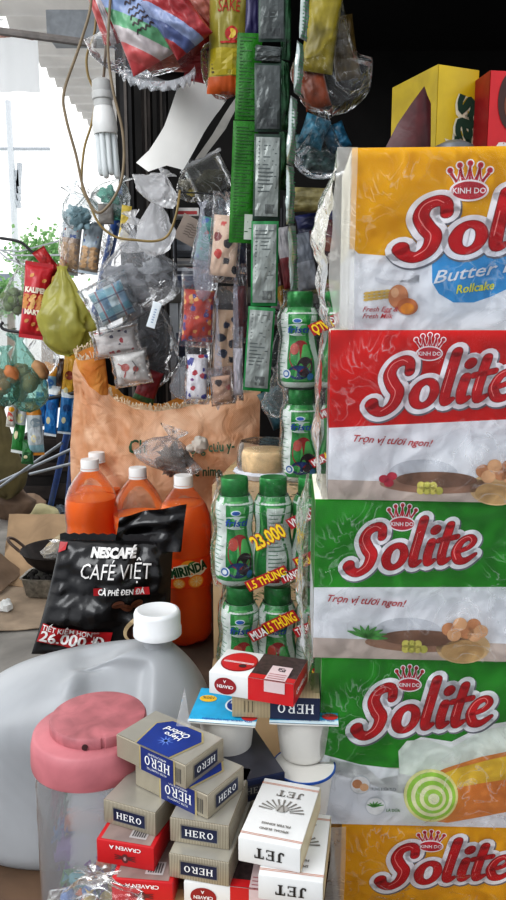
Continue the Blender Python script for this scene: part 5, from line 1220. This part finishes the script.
# ------------------------------------------------------------------ clear bags left of the shelf
smoke = FILM(.42, sc=20, bs=.9, gloss=1.8, body='#d2d4d8', rough=.15); wfilm = FILM(.72, sc=24, bs=.9, gloss=1.3, body='#fbfbfd')
film_bag('plastic_bag', 'big clear grey bag bulging above the price strip', 'bag', (140, 268), 74, 84, 1.62, smoke, seed=80, neck=.85, depth=.45, wr=.3, contents=([M('#8f8f92', .6, var=.3), M('#a9abae', .5, var=.3)], 4, 'grey_goods'))
film_bag('plastic_bag', 'clear grey bag hanging lower, behind the price strip and above the sack', 'bag', (148, 338), 60, 100, 1.72, FILM(.34, sc=20, bs=.9, gloss=1.7, body='#aaadb2'), seed=81, neck=.9, depth=.4, wr=.25, contents=([M('#4c4b4d', .6, var=.3), M('#5d5a5c', .6, var=.3)], 4, 'grey_goods'))
film_bag('plastic_bag', 'white bag with looped handles to the left of the display case', 'bag', (156, 222), 36, 66, 1.55, wfilm, seed=82, neck=.80, depth=.45, wr=.3, flare=.5)
film_bag('plastic_bag', 'white crumpled bag just below the white card', 'bag', (150, 184), 44, 34, 1.5, wfilm, seed=83, neck=.85, depth=.45, wr=.35, rot=R(30))
film_bag('plastic_bag', 'white crumpled bag right of the yellow tag', 'bag', (140, 232), 36, 40, 1.66, wfilm, seed=84, neck=.85, depth=.45, wr=.3, rot=R(-12))
def plaid():
    m, nt, n, l = newmat('plaid'); o = n.new('ShaderNodeOutputMaterial'); p = n.new('ShaderNodeBsdfPrincipled'); s = n.new('ShaderNodeSeparateXYZ'); l.new(texco(n), s.inputs[0])
    c = lin('#a8b6ba')
    for ax, fq, off, du, col in ((0, 26, .1, .60, '#4f7ea0'), (2, 26, .3, .62, '#5b93a0'), (0, 26, .52, .90, '#8c2f3c'), (2, 26, .7, .90, '#27405e')):
        f = mathn(n, l, 'FRACT', mathn(n, l, 'ADD', mathn(n, l, 'MULTIPLY', s.outputs[ax], fq), off)); k = mathn(n, l, 'MULTIPLY', ramp(n, l, f, du, du + .02), .75); c = mix_rgb(n, l, k, c, lin(col))
    l.new(c, p.inputs['Base Color']); l.new(p.outputs[0], o.inputs[0]); return m
def sleeved(name, label, c, w_, h_, Y, mat, rot, seed, film, t=.02, grow=1.25, up=0, cat='pouch', group=None, art=None):
    if name == 'patterned_purse': w_, h_ = w_ * 1.14, h_ * 1.02
    o = pouch(name, label, cat, c, w_, h_, Y, [(1, mat)], t=t, rot=rot, seed=seed, seal=False, group=group, art=art, wr=.15)
    s = mpp(c[1], Y); W_, H_ = w_ * s * grow, h_ * s * grow + up * s; S = pouch_fn(W_, H_, t * 1.25 + .004, seed + 1, .5); mb = MB()
    mb.grid(lambda u, v: S(u, v, -1), 20, 24, film); mb.grid(lambda u, v: S(1 - u, v, 1), 20, 24, film)
    f = mb.build('clear_sleeve', o, angle=70); f.location = (0, 0, -(h_ * s * (grow - 1)) / 2); return o
sleeved('cloth_purse', 'blue plaid cloth purse in a round clear bag', (112, 303), 36, 34, 1.58, plaid(), (0, R(-25), R(10)), 31, FILM(.16, sc=26, gloss=1.6), grow=1.45)
sleeved('cloth_purse', 'white purse with red and navy dots under the plaid one', (116, 342), 42, 24, 1.62, SPOTS('#c9c3c0', '#a52f38', '#4a4458', 70, .3), (0, R(-10), 0), 32, FILM(.12, sc=26), grow=1.2)
def redfig(A, w_, h_):
    r = M('#a8453a', .5); k_ = M('#4a4444', .5)
    A.ell(-.006, h_ * .55, .010, .008, r, 1); A.stroke([(-.02, h_ * .70), (-.006, h_ * .5), (-.012, h_ * .25)], .003, r, 1); A.stroke([(.012, h_ * .72), (.018, h_ * .5), (.010, h_ * .3)], .002, k_, 1); A.ell(.016, h_ * .45, .006, .006, r, 1)
sleeved('cloth_purse', 'white purse with a red sketched figure, above the orange sack', (131, 368), 34, 30, 1.60, M('#cfccc8', .6, var=.06), (0, R(-10), R(-8)), 33, FILM(.16, sc=26, gloss=1.5), grow=1.2, art=redfig)
pouch('chilli_pack', 'red pack with a green tip hanging behind the white purse', 'pack', (148, 386), 22, 34, 1.7, [(.2, M('#2c5a38', .5, var=.3)), (1, M('#7c1f26', .5, var=.3, bmp=.3))], t=.02, rot=(0, R(20), 0), seed=34, seal=False)
def lines(A, w_, h_):
    for i in range(6): A.poly([(-w_ * .1, h_ * (.2 + .1 * i)), (w_ * .15, h_ * (.2 + .1 * i)), (w_ * .15, h_ * (.23 + .1 * i)), (-w_ * .1, h_ * (.23 + .1 * i))], M('#3c6a9c'), 1)
pouch('price_strip', 'narrow white paper strip with small blue marks hanging over the grey bags', 'label', (154, 315), 9, 26, 1.50, [(1, M('#dfe6ea', .5, var=.03))], t=.001, rot=(0, R(18), 0), seed=35, seal=False, art=lines)

# ------------------------------------------------------------------ shelf, display case
slm = M('#6c6f73', .4, .6, var=.2); dkm = M('#242326', .6, .3, var=.3)
a = at(160, 290, 1.78); SH = empty('metal_shelf', (a.x, 1.78, 0)); tag(SH, 'dark metal shelf on a silver leg crossing behind the hanging purses', 'shelf'); zs = a.z
mb = MB(); mb.box(-.02, .62, 0, .24, zs - .012, zs, dkm); mb.build('shelf_board', SH, bevel=.002)
mb = MB(); mb.box(-.025, .62, -.008, .004, zs - .03, zs + .006, M('#4b4742', .6, .3)); mb.build('front_rail', SH, bevel=.001)
for (x, y) in ((.032, .0), (.60, 0), (.032, .22), (.60, .22)): mb = MB(); mb.box(x - .010, x + .010, y - .004, y + .016, RT if False else .645, zs - .012, M('#a9abad', .4, .5)); mb.build('leg', SH, smooth=False)
DC = empty('display_case', (a.x, 1.80, zs)); tag(DC, 'small glass display case with thin black corner rods on the shelf', 'display case')
hh = at(173, 196, 1.80).z - zs
for (x, y) in ((.035, .0), (.29, 0), (.035, .2), (.29, .2)): mb = MB(); mb.tube([(x, y, 0), (x, y, hh)], .004, dkm, 8); mb.build('corner_rod', DC)
mb = MB(); mb.box(.035, .29, 0, .2, hh * .42, hh * .42 + .003, FILM(.05, bs=.0, gloss=1)); mb.build('glass_shelf', DC, smooth=False)
mb = MB(); mb.box(.031, .034, 0, .2, 0.01, hh, FILM(.05, bs=.05, gloss=1)); mb.build('glass_side', DC, smooth=False)
for i, (px, py, w_, h_, c1, c2, lab) in enumerate([(187, 212, 24, 8, '#c9c4c0', '#a83434', 'white and red carton on top in the display case'), (183, 247, 20, 20, '#5c6066', '#777b82', 'grey box on the middle level of the display case'), (184, 262, 22, 7, '#b9b5b0', '#8a8a8c', 'pale box under the grey one in the display case'), (184, 272, 22, 8, '#c5c8cc', '#474a55', 'white labelled box in the display case'), (184, 282, 22, 12, '#4c5670', '#7a7f90', 'blue-grey box at the bottom of the display case')]):
    p = at(px, py + h_ / 2, 1.84); s = mpp(py, 1.84); mb = MB(); mb.box(-w_ * s / 2, w_ * s / 2, 0, .07, 0, h_ * s, M(c1, .5, var=.15)); b_ = empty('small_box', p); tag(b_, lab, 'box', 'small boxes in the display case'); mb.build('box_body', b_, bevel=.001)
    A = Art(lambda x, z, L: (x, -.0004 * L, z)); A.poly([(-w_ * s * .42, h_ * s * .2), (w_ * s * .42, h_ * s * .2), (w_ * s * .42, h_ * s * .6), (-w_ * s * .42, h_ * s * .6)], M(c2, .5), 1); A.build('box_print', b_, smooth=False)
def tagart(A, w_, h_):
    k = M('#4a3f38', .6)
    for i in range(5): A.stroke([(-w_ * .2, h_ * (.3 + .1 * i)), (0, h_ * (.33 + .1 * i)), (w_ * .05, h_ * (.28 + .1 * i)), (w_ * .22, h_ * (.32 + .1 * i))], .0012, k, 1, k=3)
pouch('price_card', 'tilted brown cardboard price card with scribbled writing before the display case', 'card', (190, 231), 26, 26, 1.72, [(1, M('#8d8076', .8, var=.08))], t=.001, rot=(0, R(28), 0), seed=36, seal=False, art=tagart)
# lidded clear container
p = at(208, 178, 1.5); CN = empty('plastic_container', p, (0, R(-28), R(12))); tag(CN, 'clear plastic container with dim herbs tilted under the white card', 'container')
sc_ = mpp(178, 1.5); mb = MB(); mb.box(-19 * sc_, 19 * sc_, -.03, .03, -18 * sc_, 16 * sc_, FILM(.22, sc=14, bs=.3, gloss=1.6, body='#c9ccc8')); mb.build('tub', CN, bevel=.006)
mb = MB(); mb.box(-21 * sc_, 21 * sc_, -.034, .034, 15 * sc_, 19 * sc_, FILM(.45, sc=14, bs=.3, gloss=1.5)); mb.build('tub_lid', CN, bevel=.003)
mb = MB(); mb.blob((0, .004, -4 * sc_), 15 * sc_, .02, 11 * sc_, M('#55523f', .7, var=.4, vs=50), 3, .3, 2); mb.build('dried_herbs', CN)
film_bag('plastic_bag', 'clear crinkled bag left of the tilted container', 'bag', (193, 182), 30, 40, 1.52, FILM(.18, sc=30, gloss=1.8, body='#c0c2c0'), seed=86, neck=.85, depth=.45, wr=.3, contents=([M('#8f8a78', .7, var=.3), M('#a89a4a', .7)], 3, 'dried_goods'))

# ------------------------------------------------------------------ patterned purses in long clear sleeves
PF = FILM(.10, sc=30, bs=.7, gloss=1.3, body='#dfe2ee')
for i, (c, w_, h_, mat, rr, lab) in enumerate([
 ((209, 240), 22, 42, SPOTS('#3f8f85', '#3c5fa0', '#b05a5a', 75, .38), 14, 'teal floral purse in a clear sleeve, highest of the hanging ones'),
 ((198, 316), 27, 50, SPOTS('#b8402e', '#5a4a88', '#e0a860', 85, .42), 4, 'red-orange floral purse hanging before the shelf edge'),
 ((225, 246), 25, 58, SPOTS('#dbbfa8', '#2c2a2e', '#c0382e', 42, .34), 6, 'beige purse with black and red prints, right of the teal floral one'),
 ((227, 342), 25, 62, SPOTS('#cdae92', '#23232c', '#2f3850', 42, .34), 2, 'beige purse with dark navy prints hanging under the beige and red one'),
 ((197, 377), 19, 44, SPOTS('#e8e5e9', '#3a3f96', '#b83240', 75, .42), 2, 'white purse with blue and red flowers just above the sack'),
 ((222, 389), 18, 26, SPOTS('#c09c86', '#a8382e', '#3a2c2c', 42, .3), -6, 'beige purse with red prints peeping over the sack edge'),
 ((241, 238), 9, 56, SPOTS('#2c3050', '#56608c', '#8a8fae', 120, .2), 0, 'navy purse seen edge-on beside the green sachet'),
 ((241, 312), 9, 50, SPOTS('#6b2a2c', '#a05048', '#33242a', 110, .25), 0, 'dark red purse seen edge-on under the navy one'),
 ((238, 372), 8, 46, M('#c9c4cc', .4, var=.1), 0, 'pale purse seen edge-on left of the lowest grey sachet')]):
    sleeved('patterned_purse', lab, c, w_, h_, 1.36 - .02 * (i % 3), mat, (0, R(rr), R((i * 23) % 40 - 20)), 50 + i, PF, t=.012, grow=1.22, up=16 if h_ > 30 else 6, cat='purse', group='patterned purses hanging in clear sleeves')
for k, (px, w_, y0, y1) in enumerate([(203, 20, 205, 300), (218, 8, 300, 410), (236, 6, 200, 400)]):
    s = mpp(300, 1.34); a_ = at(px, (y0 + y1) / 2, 1.33)
    film_bag('empty_sleeve', ['folded clear sleeve hanging over the teal floral purse', 'curled clear sleeve edge between the floral purses', 'long twisted clear sleeve edge beside the green sachets'][k], 'sleeve', (px, (y0 + y1) / 2), w_, y1 - y0, 1.325, FILM(.42, sc=30, body='#e2e4f2'), seed=90 + k, neck=.95, depth=.2, wr=.3, bulge=-.5)

# ------------------------------------------------------------------ sachet strips
def sachet_strip(name, label, segs, Y, wpx, bord, inner, txt, twist=None, group=None, deep=.004):
    """segs: list of (x_top, y_top, x_bot, y_bot) in photo spots; every sachet hangs under the one above"""
    root = empty(name, at(segs[0][0], segs[0][1], Y)); tag(root, label, 'sachet strip', group)
    for i, (x0, y0, x1, y1) in enumerate(segs):
        a = at(x0, y0, Y) - root.location; b = at(x1, y1, Y) - root.location; W_ = wpx * mpp((y0 + y1) / 2, Y); d = (a - b); Ln = d.length; yaw = (twist[i] if twist else 0)
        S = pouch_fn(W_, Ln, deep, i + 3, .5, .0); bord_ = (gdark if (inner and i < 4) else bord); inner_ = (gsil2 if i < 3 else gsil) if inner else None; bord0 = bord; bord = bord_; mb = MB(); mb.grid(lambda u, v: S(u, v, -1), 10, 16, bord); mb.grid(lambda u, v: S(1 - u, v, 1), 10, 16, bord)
        bord = bord0; o = mb.build('sachet', root, angle=60); o.location = b; o.rotation_euler = (0, math.atan2(d.x, d.z), R(yaw))
        A = Art(lambda x, z, L: (x, S(min(.98, max(.02, x / W_ + .5)), min(.98, max(.02, z / Ln)), -1)[1] - .0006 - .0003 * L, z))
        if inner:
            A.grid(lambda u, v: A.fn(W_ * (-.43 + .86 * u), Ln * (.04 + .92 * v), 1), 8, 12, inner_)
            for q in range(int(Ln / .006)):
                z = Ln * .10 + q * .0052
                if z > Ln * .9: break
                if z > Ln * .28: A.poly([(-W_ * .34, z), (W_ * (.34 - .12 * ((q * 7) % 3)), z), (W_ * (.34 - .12 * ((q * 7) % 3)), z + .0016), (-W_ * .34, z + .0016)], txt, 2)
            for q in range(9): A.poly([(W_ * (-.05 + .04 * q), Ln * .07), (W_ * (-.03 + .04 * q), Ln * .07), (W_ * (-.03 + .04 * q), Ln * .18), (W_ * (-.05 + .04 * q), Ln * .18)], M('#222426'), 2)
        elif txt:
            for q in range(int(Ln / .0045)):
                z = Ln * .04 + q * .0045
                if z > Ln * .95: break
                A.poly([(-W_ * .38, z), (W_ * (.40 - .15 * ((q * 5) % 3)), z), (W_ * (.40 - .15 * ((q * 5) % 3)), z + .0012), (-W_ * .38, z + .0012)], txt, 2)
            if i == len(segs) - 1: A.poly([(W_ * .1, Ln * .03), (W_ * .42, Ln * .03), (W_ * .42, Ln * .24), (W_ * .1, Ln * .24)], M('#b9c0b4'), 3)
        if A.f: A.build('sachet_print', o, smooth=False)
    return root
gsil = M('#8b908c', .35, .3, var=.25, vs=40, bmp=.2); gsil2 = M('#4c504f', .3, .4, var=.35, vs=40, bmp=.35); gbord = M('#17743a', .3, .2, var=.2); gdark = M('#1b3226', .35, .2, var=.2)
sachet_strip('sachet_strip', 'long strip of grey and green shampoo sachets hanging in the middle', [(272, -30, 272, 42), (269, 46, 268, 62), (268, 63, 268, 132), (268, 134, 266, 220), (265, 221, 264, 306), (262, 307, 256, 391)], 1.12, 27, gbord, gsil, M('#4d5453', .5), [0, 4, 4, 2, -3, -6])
sachet_strip('sachet_strip', 'bright green sachet strip left of the grey sachets, ending at a white label', [(250, 33, 247, 120), (246, 121, 241, 243)], 1.14, 25, M('#1d680c', .4, var=.2, bmp=.3, bs=300, spec=.3), None, M('#124a0a', .5), [0, 0])
sachet_strip('sachet_strip', 'narrow silver strip with green and red print, turned nearly edge-on', [(307, -30, 303, 40), (303, 41, 297, 95), (297, 96, 290, 165), (290, 166, 290, 225), (290, 226, 294, 290)], 1.10, 13, M('#c3cdc8', .2, .6, var=.2, bmp=.4), None, M('#3c8a5c', .5), [50, 58, 55, 52, 55])
sachet_strip('sachet_strip', 'dark green shiny strip hanging just right of the grey sachets', [(286, -20, 286, 60), (285, 61, 284, 130), (284, 131, 282, 190)], 1.16, 12, M('#1f4c2c', .25, .4, var=.5, vs=60, bmp=.4), None, None, [30, 40, 40])
sachet_strip('sachet_strip', 'dark purple sachet strip behind the top of the green one', [(254, -30, 252, 34)], 1.16, 14, M('#25204a', .3, .2), None, None)
# rail they hang from
a = at(150, -34, 1.13); b = at(420, -34, 1.13); rod('hanging_rail', 'steel rail above the frame holding the sachet strips', a, b, .005, steel, 'rail')

# ------------------------------------------------------------------ packs hanging at the top
def vn(A, w_, h_):
    r = M('#b52a20', .4); A.text('SAKÉ', -w_ * .25, h_ * .66, h_ * .10, r, 2, w=w_ * .55, bold=.0, shear=.1); A.ell(w_ * .1, h_ * .48, w_ * .16, h_ * .06, r, 2); A.ell(w_ * .1, h_ * .48, w_ * .11, h_ * .04, M('#c9a92c'), 3); A.stroke([(-w_ * .15, h_ * .40), (w_ * .3, h_ * .42)], .003, r, 2)
    A.grid(lambda u, v: A.fn(w_ * (-.42 + .84 * u), h_ * (.14 + .22 * v), 1), 6, 5, M('#a8971c', .4))
    for i in range(6): A.poly([(-w_ * .38, h_ * (.16 + .032 * i)), (w_ * .38, h_ * (.16 + .032 * i)), (w_ * .38, h_ * (.175 + .032 * i)), (-w_ * .38, h_ * (.175 + .032 * i))], M('#4f3c1c'), 2)
pouch('noodle_pack', 'yellow pack with red script and an orange foot, in a clear bag at the top', 'pack', (228, 36), 40, 110, 1.2, [(.12, M('#b5531c', .35, var=.1)), (1, M('#9c9138', .35, var=.15, vs=14))], t=.022, rot=(0, R(2), 0), seed=41, art=vn, seal=False)
film_bag('plastic_bag', 'clear bag around the yellow pack at the top', 'bag', (226, 38), 50, 122, 1.205, FILM(.06, sc=22, gloss=1.2), seed=42, neck=.98, depth=.5, wr=.08, bulge=-.8)
def zonefn(cols, ang):
    mats = [M(c, .35, var=.2, vs=30, bmp=.3, bs=30) for c in cols]
    def f(u, v):
        t = (u * math.cos(ang) + v * math.sin(ang)) * 1.2; return mats[int(max(0, min(.999, t)) * len(mats))]
    return f
def scrib(A, w_, h_):
    k = M('#3a2c30', .5)
    for i in range(5): A.stroke([(-w_ * .1 + w_ * .04 * j, h_ * (.68 - .09 * i + (.018 if j % 2 else -.012 * ((i + j) % 3)))) for j in range(10)], .0022, k, 1, k=3)
for i, (c, w_, h_, cols, ang, rr, lab, art_) in enumerate([
 ((142, 22), 60, 84, ['#b5474a', '#c25a5a', '#b9b0b0', '#5f9a72', '#7c8fb5'], .9, -24, 'pinkish red packet with green and blue stripes and dark writing, top left', scrib),
 ((176, 18), 44, 66, ['#a03236', '#55618c', '#8a96b8', '#9a2e32'], .6, -35, 'blue and red striped packet overlapping the pinkish one', None),
 ((196, 12), 46, 70, ['#7a2420', '#a22c28', '#8c2a24', '#b0685a'], .5, -28, 'dull red packet hanging right of the striped ones', None),
 ((104, 12), 22, 62, ['#b04a48', '#c9c0c0', '#a33a3c'], 0, -20, 'narrow red and white packet at the left end of the hanging packs', None),
 ((180, 60), 66, 22, ['#a33f32', '#b5624c', '#8f2e30'], .2, 6, 'low red packet edge lying across the hanging packs', None),
 ((197, 68), 24, 26, ['#9c2430', '#b03440'], .5, 12, 'small crimson packet left of the yellow pack', None)]):
    pouch('hanging_packet', lab, 'packet', c, w_, h_, 1.22 + [.0, -.045, .02, .03, .05, .06][i], zonefn(cols, ang), t=.026 if i < 3 else .014, rot=(0, R(rr), R((i * 31) % 24 - 12)), seed=44 + i, group='packets hanging in a bunch at the top', art=art_, seal=False)
film_bag('plastic_bag', 'clear bag wrapped around the bunch of red and blue packets', 'bag', (152, 22), 118, 104, 1.25, FILM(.10, sc=16, gloss=1.6), seed=48, neck=.98, depth=.4, wr=.12, bulge=-.8, rot=R(-8))
# frilled clear bag rims showing beneath
fp = at(158, 66, 1.24); s = mpp(70, 1.24); mb = MB()
for k in range(7):
    def frill(u, v, k=k):
        a_ = PI * (1.05 + .9 * u); r_ = (38 - 2.2 * k) * s
        return (r_ * math.cos(a_) + (k * 2) * s, .012 * k - .02, r_ * .48 * math.sin(a_) - v * 7 * s * (1 + .4 * math.sin(u * 60 + k)) + k * .002)
    mb.grid(frill, 60, 2, FILM(.55, body='#e6eaef', sc=40))
tag(mb.build('bag_rims', loc=fp, angle=80), 'white frilled rims of a stack of open clear bags under the red packets', 'bags')
mb = MB(); mb.blob((0, 0, 0), 30 * s, .05, 13 * s, M('#0f0e10', .8), 2, .1); tag(mb.build('bag_mouth_shade', loc=at(163, 74, 1.33)), 'black shape painted for the shade in the mouth of the open bags', 'bundle')  # black blob stands in for the dark opening of the bags

# white card hanging bent
def polysheet(name, label, cat, pts, Y, mat, bend=.02, lines=None):
    P = [at(p[0], p[1], Y) for p in pts]; c = sum(P, Vector()) / len(P); n_ = len(P); mb = MB(); K = 7; R_ = []
    xs = [p.x for p in P]; x0, x1 = min(xs), max(xs)
    for r_ in range(K + 1):
        for i in range(n_ * 4):
            a_ = P[i // 4]; b_ = P[(i // 4 + 1) % n_]; q = c.lerp(a_.lerp(b_, (i % 4) / 4), r_ / K); t = (q.x - x0) / (x1 - x0)
            R_.append(tuple(Vector((q.x - c.x, -bend * math.sin(PI * t) + bend * .4 * math.sin(5 * t + (q.z - c.z) * 20), q.z - c.z))))
    m_ = n_ * 4; fs = [(r_ * m_ + i, r_ * m_ + (i + 1) % m_, (r_ + 1) * m_ + (i + 1) % m_, (r_ + 1) * m_ + i) for r_ in range(K) for i in range(m_)]
    mb.add(R_, fs, mat); o = mb.build(name, loc=c, angle=80); tag(o, label, cat); return o
card = M('#ebe9e4', .8, var=.06, vs=9)
wc = polysheet('white_card', 'large bent white card sheet hanging in front of the brown post', 'card', [(137, 164), (150, 152), (165, 128), (180, 92), (188, 78), (200, 80), (229, 97), (221, 112), (205, 136), (184, 172), (168, 168), (150, 174)], 1.42, card, .03)
polysheet('white_card', 'narrow white card strip sticking out behind the bigger bent card', 'card', [(195, 160), (212, 136), (236, 98), (240, 102), (226, 130), (204, 158)], 1.46, M('#b5b2ac', .8, var=.1), .01)

# ------------------------------------------------------------------ dim goods right of the sachets
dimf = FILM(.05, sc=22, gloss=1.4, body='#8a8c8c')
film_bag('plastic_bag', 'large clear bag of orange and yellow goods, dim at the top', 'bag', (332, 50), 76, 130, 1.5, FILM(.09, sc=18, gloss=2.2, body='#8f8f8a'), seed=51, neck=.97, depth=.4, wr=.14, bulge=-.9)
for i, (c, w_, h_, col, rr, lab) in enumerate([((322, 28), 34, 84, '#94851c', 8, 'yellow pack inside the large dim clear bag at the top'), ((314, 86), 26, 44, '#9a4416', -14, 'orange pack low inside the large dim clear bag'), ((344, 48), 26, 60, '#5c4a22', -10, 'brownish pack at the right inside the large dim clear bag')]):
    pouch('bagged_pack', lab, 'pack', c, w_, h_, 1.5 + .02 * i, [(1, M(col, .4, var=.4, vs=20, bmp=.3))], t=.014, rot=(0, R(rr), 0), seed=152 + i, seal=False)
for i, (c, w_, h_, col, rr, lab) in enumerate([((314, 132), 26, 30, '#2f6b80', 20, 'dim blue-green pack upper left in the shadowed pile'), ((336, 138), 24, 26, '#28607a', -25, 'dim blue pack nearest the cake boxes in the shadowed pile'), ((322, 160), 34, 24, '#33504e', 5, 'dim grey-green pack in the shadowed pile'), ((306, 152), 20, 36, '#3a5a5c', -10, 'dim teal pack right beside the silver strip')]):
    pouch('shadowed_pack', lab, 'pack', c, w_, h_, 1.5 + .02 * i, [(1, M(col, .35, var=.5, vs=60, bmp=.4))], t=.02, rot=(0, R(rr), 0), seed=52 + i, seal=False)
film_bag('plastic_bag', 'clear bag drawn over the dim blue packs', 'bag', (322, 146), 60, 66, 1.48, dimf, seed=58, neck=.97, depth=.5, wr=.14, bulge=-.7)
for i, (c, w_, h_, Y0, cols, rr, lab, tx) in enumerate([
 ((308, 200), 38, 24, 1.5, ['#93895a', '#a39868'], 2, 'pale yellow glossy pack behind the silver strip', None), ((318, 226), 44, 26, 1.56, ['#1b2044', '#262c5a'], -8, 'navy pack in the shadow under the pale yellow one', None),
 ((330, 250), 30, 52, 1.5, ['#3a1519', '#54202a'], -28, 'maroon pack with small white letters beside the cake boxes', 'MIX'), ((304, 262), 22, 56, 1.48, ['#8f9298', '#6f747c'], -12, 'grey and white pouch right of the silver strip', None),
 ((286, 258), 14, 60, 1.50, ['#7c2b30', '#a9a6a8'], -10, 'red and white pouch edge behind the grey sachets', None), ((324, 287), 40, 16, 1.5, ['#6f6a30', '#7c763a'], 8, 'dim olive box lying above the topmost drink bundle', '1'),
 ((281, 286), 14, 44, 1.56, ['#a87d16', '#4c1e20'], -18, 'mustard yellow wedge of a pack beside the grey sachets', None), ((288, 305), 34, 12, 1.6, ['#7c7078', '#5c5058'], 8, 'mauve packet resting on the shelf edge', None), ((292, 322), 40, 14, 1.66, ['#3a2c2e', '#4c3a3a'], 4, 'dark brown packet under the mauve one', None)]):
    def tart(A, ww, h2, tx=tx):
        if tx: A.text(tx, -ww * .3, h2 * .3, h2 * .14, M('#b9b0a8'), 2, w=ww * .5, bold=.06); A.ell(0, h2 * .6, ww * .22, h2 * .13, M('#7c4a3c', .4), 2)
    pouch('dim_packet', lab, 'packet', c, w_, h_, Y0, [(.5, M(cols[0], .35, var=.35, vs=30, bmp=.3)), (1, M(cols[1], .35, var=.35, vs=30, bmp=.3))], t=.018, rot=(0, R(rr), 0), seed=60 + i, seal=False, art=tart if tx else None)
# goods below the shelf, behind the sachets
film_bag('plastic_bag', 'clear bag hanging below the shelf right of the lowest grey sachet', 'bag', (284, 362), 40, 100, 1.4, FILM(.10, sc=22, gloss=1.4, body='#8fa0a0'), seed=71, neck=.95, depth=.4, wr=.2, bulge=0, contents=([M('#36474a', .6, var=.3), M('#2c3a42', .6)], 3, 'dim_goods'))
pouch('teal_box', 'teal and white packet leaning behind the drink bundles', 'packet', (276, 408), 24, 40, 1.42, [(.5, M('#2c5560', .4, var=.3)), (1, M('#55757c', .4, var=.3))], t=.02, rot=(0, R(-25), 0), seed=72, seal=False)
film_bag('plastic_bag', 'white bag slumped under the shelf left of the flowered purse', 'bag', (184, 378), 26, 42, 1.66, FILM(.6, sc=22, body='#b9c0c8'), seed=73, neck=.9, depth=.4, wr=.2, bulge=0)
pouch('dim_packet', 'dark blue packet in the gap beside the silver shelf leg', 'packet', (182, 350), 12, 34, 1.75, [(1, M('#232c46', .5, var=.4))], t=.015, seed=74, seal=False)
film_bag('plastic_bag', 'crumpled clear bag beside the drink bundles, over the cake tub', 'bag', (276, 392), 26, 50, 1.2, FILM(.12, sc=34, gloss=1.6), seed=75, neck=.9, depth=.5, wr=.35, bulge=0)

# ------------------------------------------------------------------ boxes on the upper right shelf
slabz = 1.300
mb = MB(); mb.box(0, 1.33, 0, .26, -.015, 0, dkm); tag(mb.build('wall_shelf', loc=(.17, .86, slabz), bevel=.001), 'dark shelf board behind the yellow cake box', 'shelf')
def shelfbox(label, px, py, Y, w_, d_, yaw, mat, mat2, art):
    p = at(px, py, Y); h_ = p.z - slabz; root = empty('biscuit_box', (p.x, Y, slabz), (0, 0, yaw)); tag(root, label, 'box'); mb = MB(); mb.box(0, w_, 0, d_, 0, h_, mat); mb.build('box_body', root, bevel=.001)
    A = Art(lambda x, z, L: (x, -.0004 - .0003 * L, z)); art(A, w_, h_); A.build('front_print', root, smooth=False)
    A = Art(lambda x, z, L: (-.0004 - .0003 * L, d_ - x, z)); A.poly([(.0, 0), (d_, 0), (d_, h_), (0, h_)], mat2, 1); A.build('side_print', root, smooth=False); return root
def a1(A, w_, h_):
    g_ = M('#123a2a', .4); wh = M('#cfc9b0', .4)
    A.text('Festas', w_ * .72, h_ - .186, .034, wh, 1, rot=R(86), w=.155, bold=.09, shear=.1); A.text('Festas', w_ * .72, h_ - .186, .034, g_, 3, rot=R(86), w=.155, bold=.035, shear=.1)
shelfbox('yellow biscuit box with dark green sideways lettering on the upper shelf', 439, 64, .95, .059, .10, R(22), M('#bda00f', .35, var=.06), M('#a08a14', .4), a1)
def a2(A, w_, h_):
    wh = M('#d9cfc8', .4); A.poly([(0, 0), (.012, 0), (.004, h_ * .55), (0, h_ * .6)], M('#cfc4b8', .4), 1)
    A.ell(.030, h_ * .86, .020, .034, M('#3c1a12', .4), 2); A.ell(.033, h_ * .84, .015, .022, M('#6c3a22', .4), 3); A.ell(.036, h_ * .83, .010, .010, M('#d8cbb8', .4), 4)
    A.text('Choco·Pie', .000, h_ * .70 - .125, .017, wh, 3, rot=R(78), w=.118, bold=.05); A.text('N', .004, h_ * .50, .006, wh, 3)
shelfbox('red box with a chocolate pie picture at the right edge of the upper shelf', 491, 70, .93, .12, .12, R(8), M('#b3141c', .35, var=.06), M('#7c0f14', .4), a2)
tr = polysheet('red_wrapper', 'dark red torn wrapper standing before the yellow biscuit box', 'wrapper', [(384, 150), (396, 126), (408, 108), (420, 92), (424, 100), (429, 106), (429, 150), (410, 160)], .90, M('#471317', .45, var=.3, vs=40, bmp=.4), .02)
mb = MB(); mb.lathe([(0, 0), (.024, 0), (.024, .10), (.021, .106), (.010, .110), (0, .111)], M('#5d5f62', .4, .4), 32); p = at(458, 137, .87); tag(mb.build('grey_tin', loc=(p.x, .885, slabz)), 'grey domed tin peeking over the yellow cake box', 'tin').scale = (1, 1, (p.z - slabz) / .111)

# crumpled clear plastic at the lower left, before the red packs
film_bag('crumpled_bag', 'shiny crumpled clear bag at the bottom, before the red packs', 'bag', (96, 892), 90, 52, .46, FILM(.05, sc=22, gloss=1.2, bs=.8), seed=77, neck=.98, depth=.5, wr=.35, bulge=-.3)
mb = MB(); mb.add([(0, 0, 0), (.013, -.002, 0), (.008, 0, .036), (.004, .003, .012)], [(0, 1, 2), (0, 3, 2)], FILM(.5, gloss=2)); tag(mb.build('film_shard', loc=at(176, 726, .60)), 'pointed piece of clear film standing on the topmost pack', 'film')

a = at(176, 192, 1.40); b = at(262, 196, 1.40); rod('hanging_wire', 'thin dark wire that the patterned purses hang from', a, b, .0015, M('#2a2a2a', .5), 'wire')
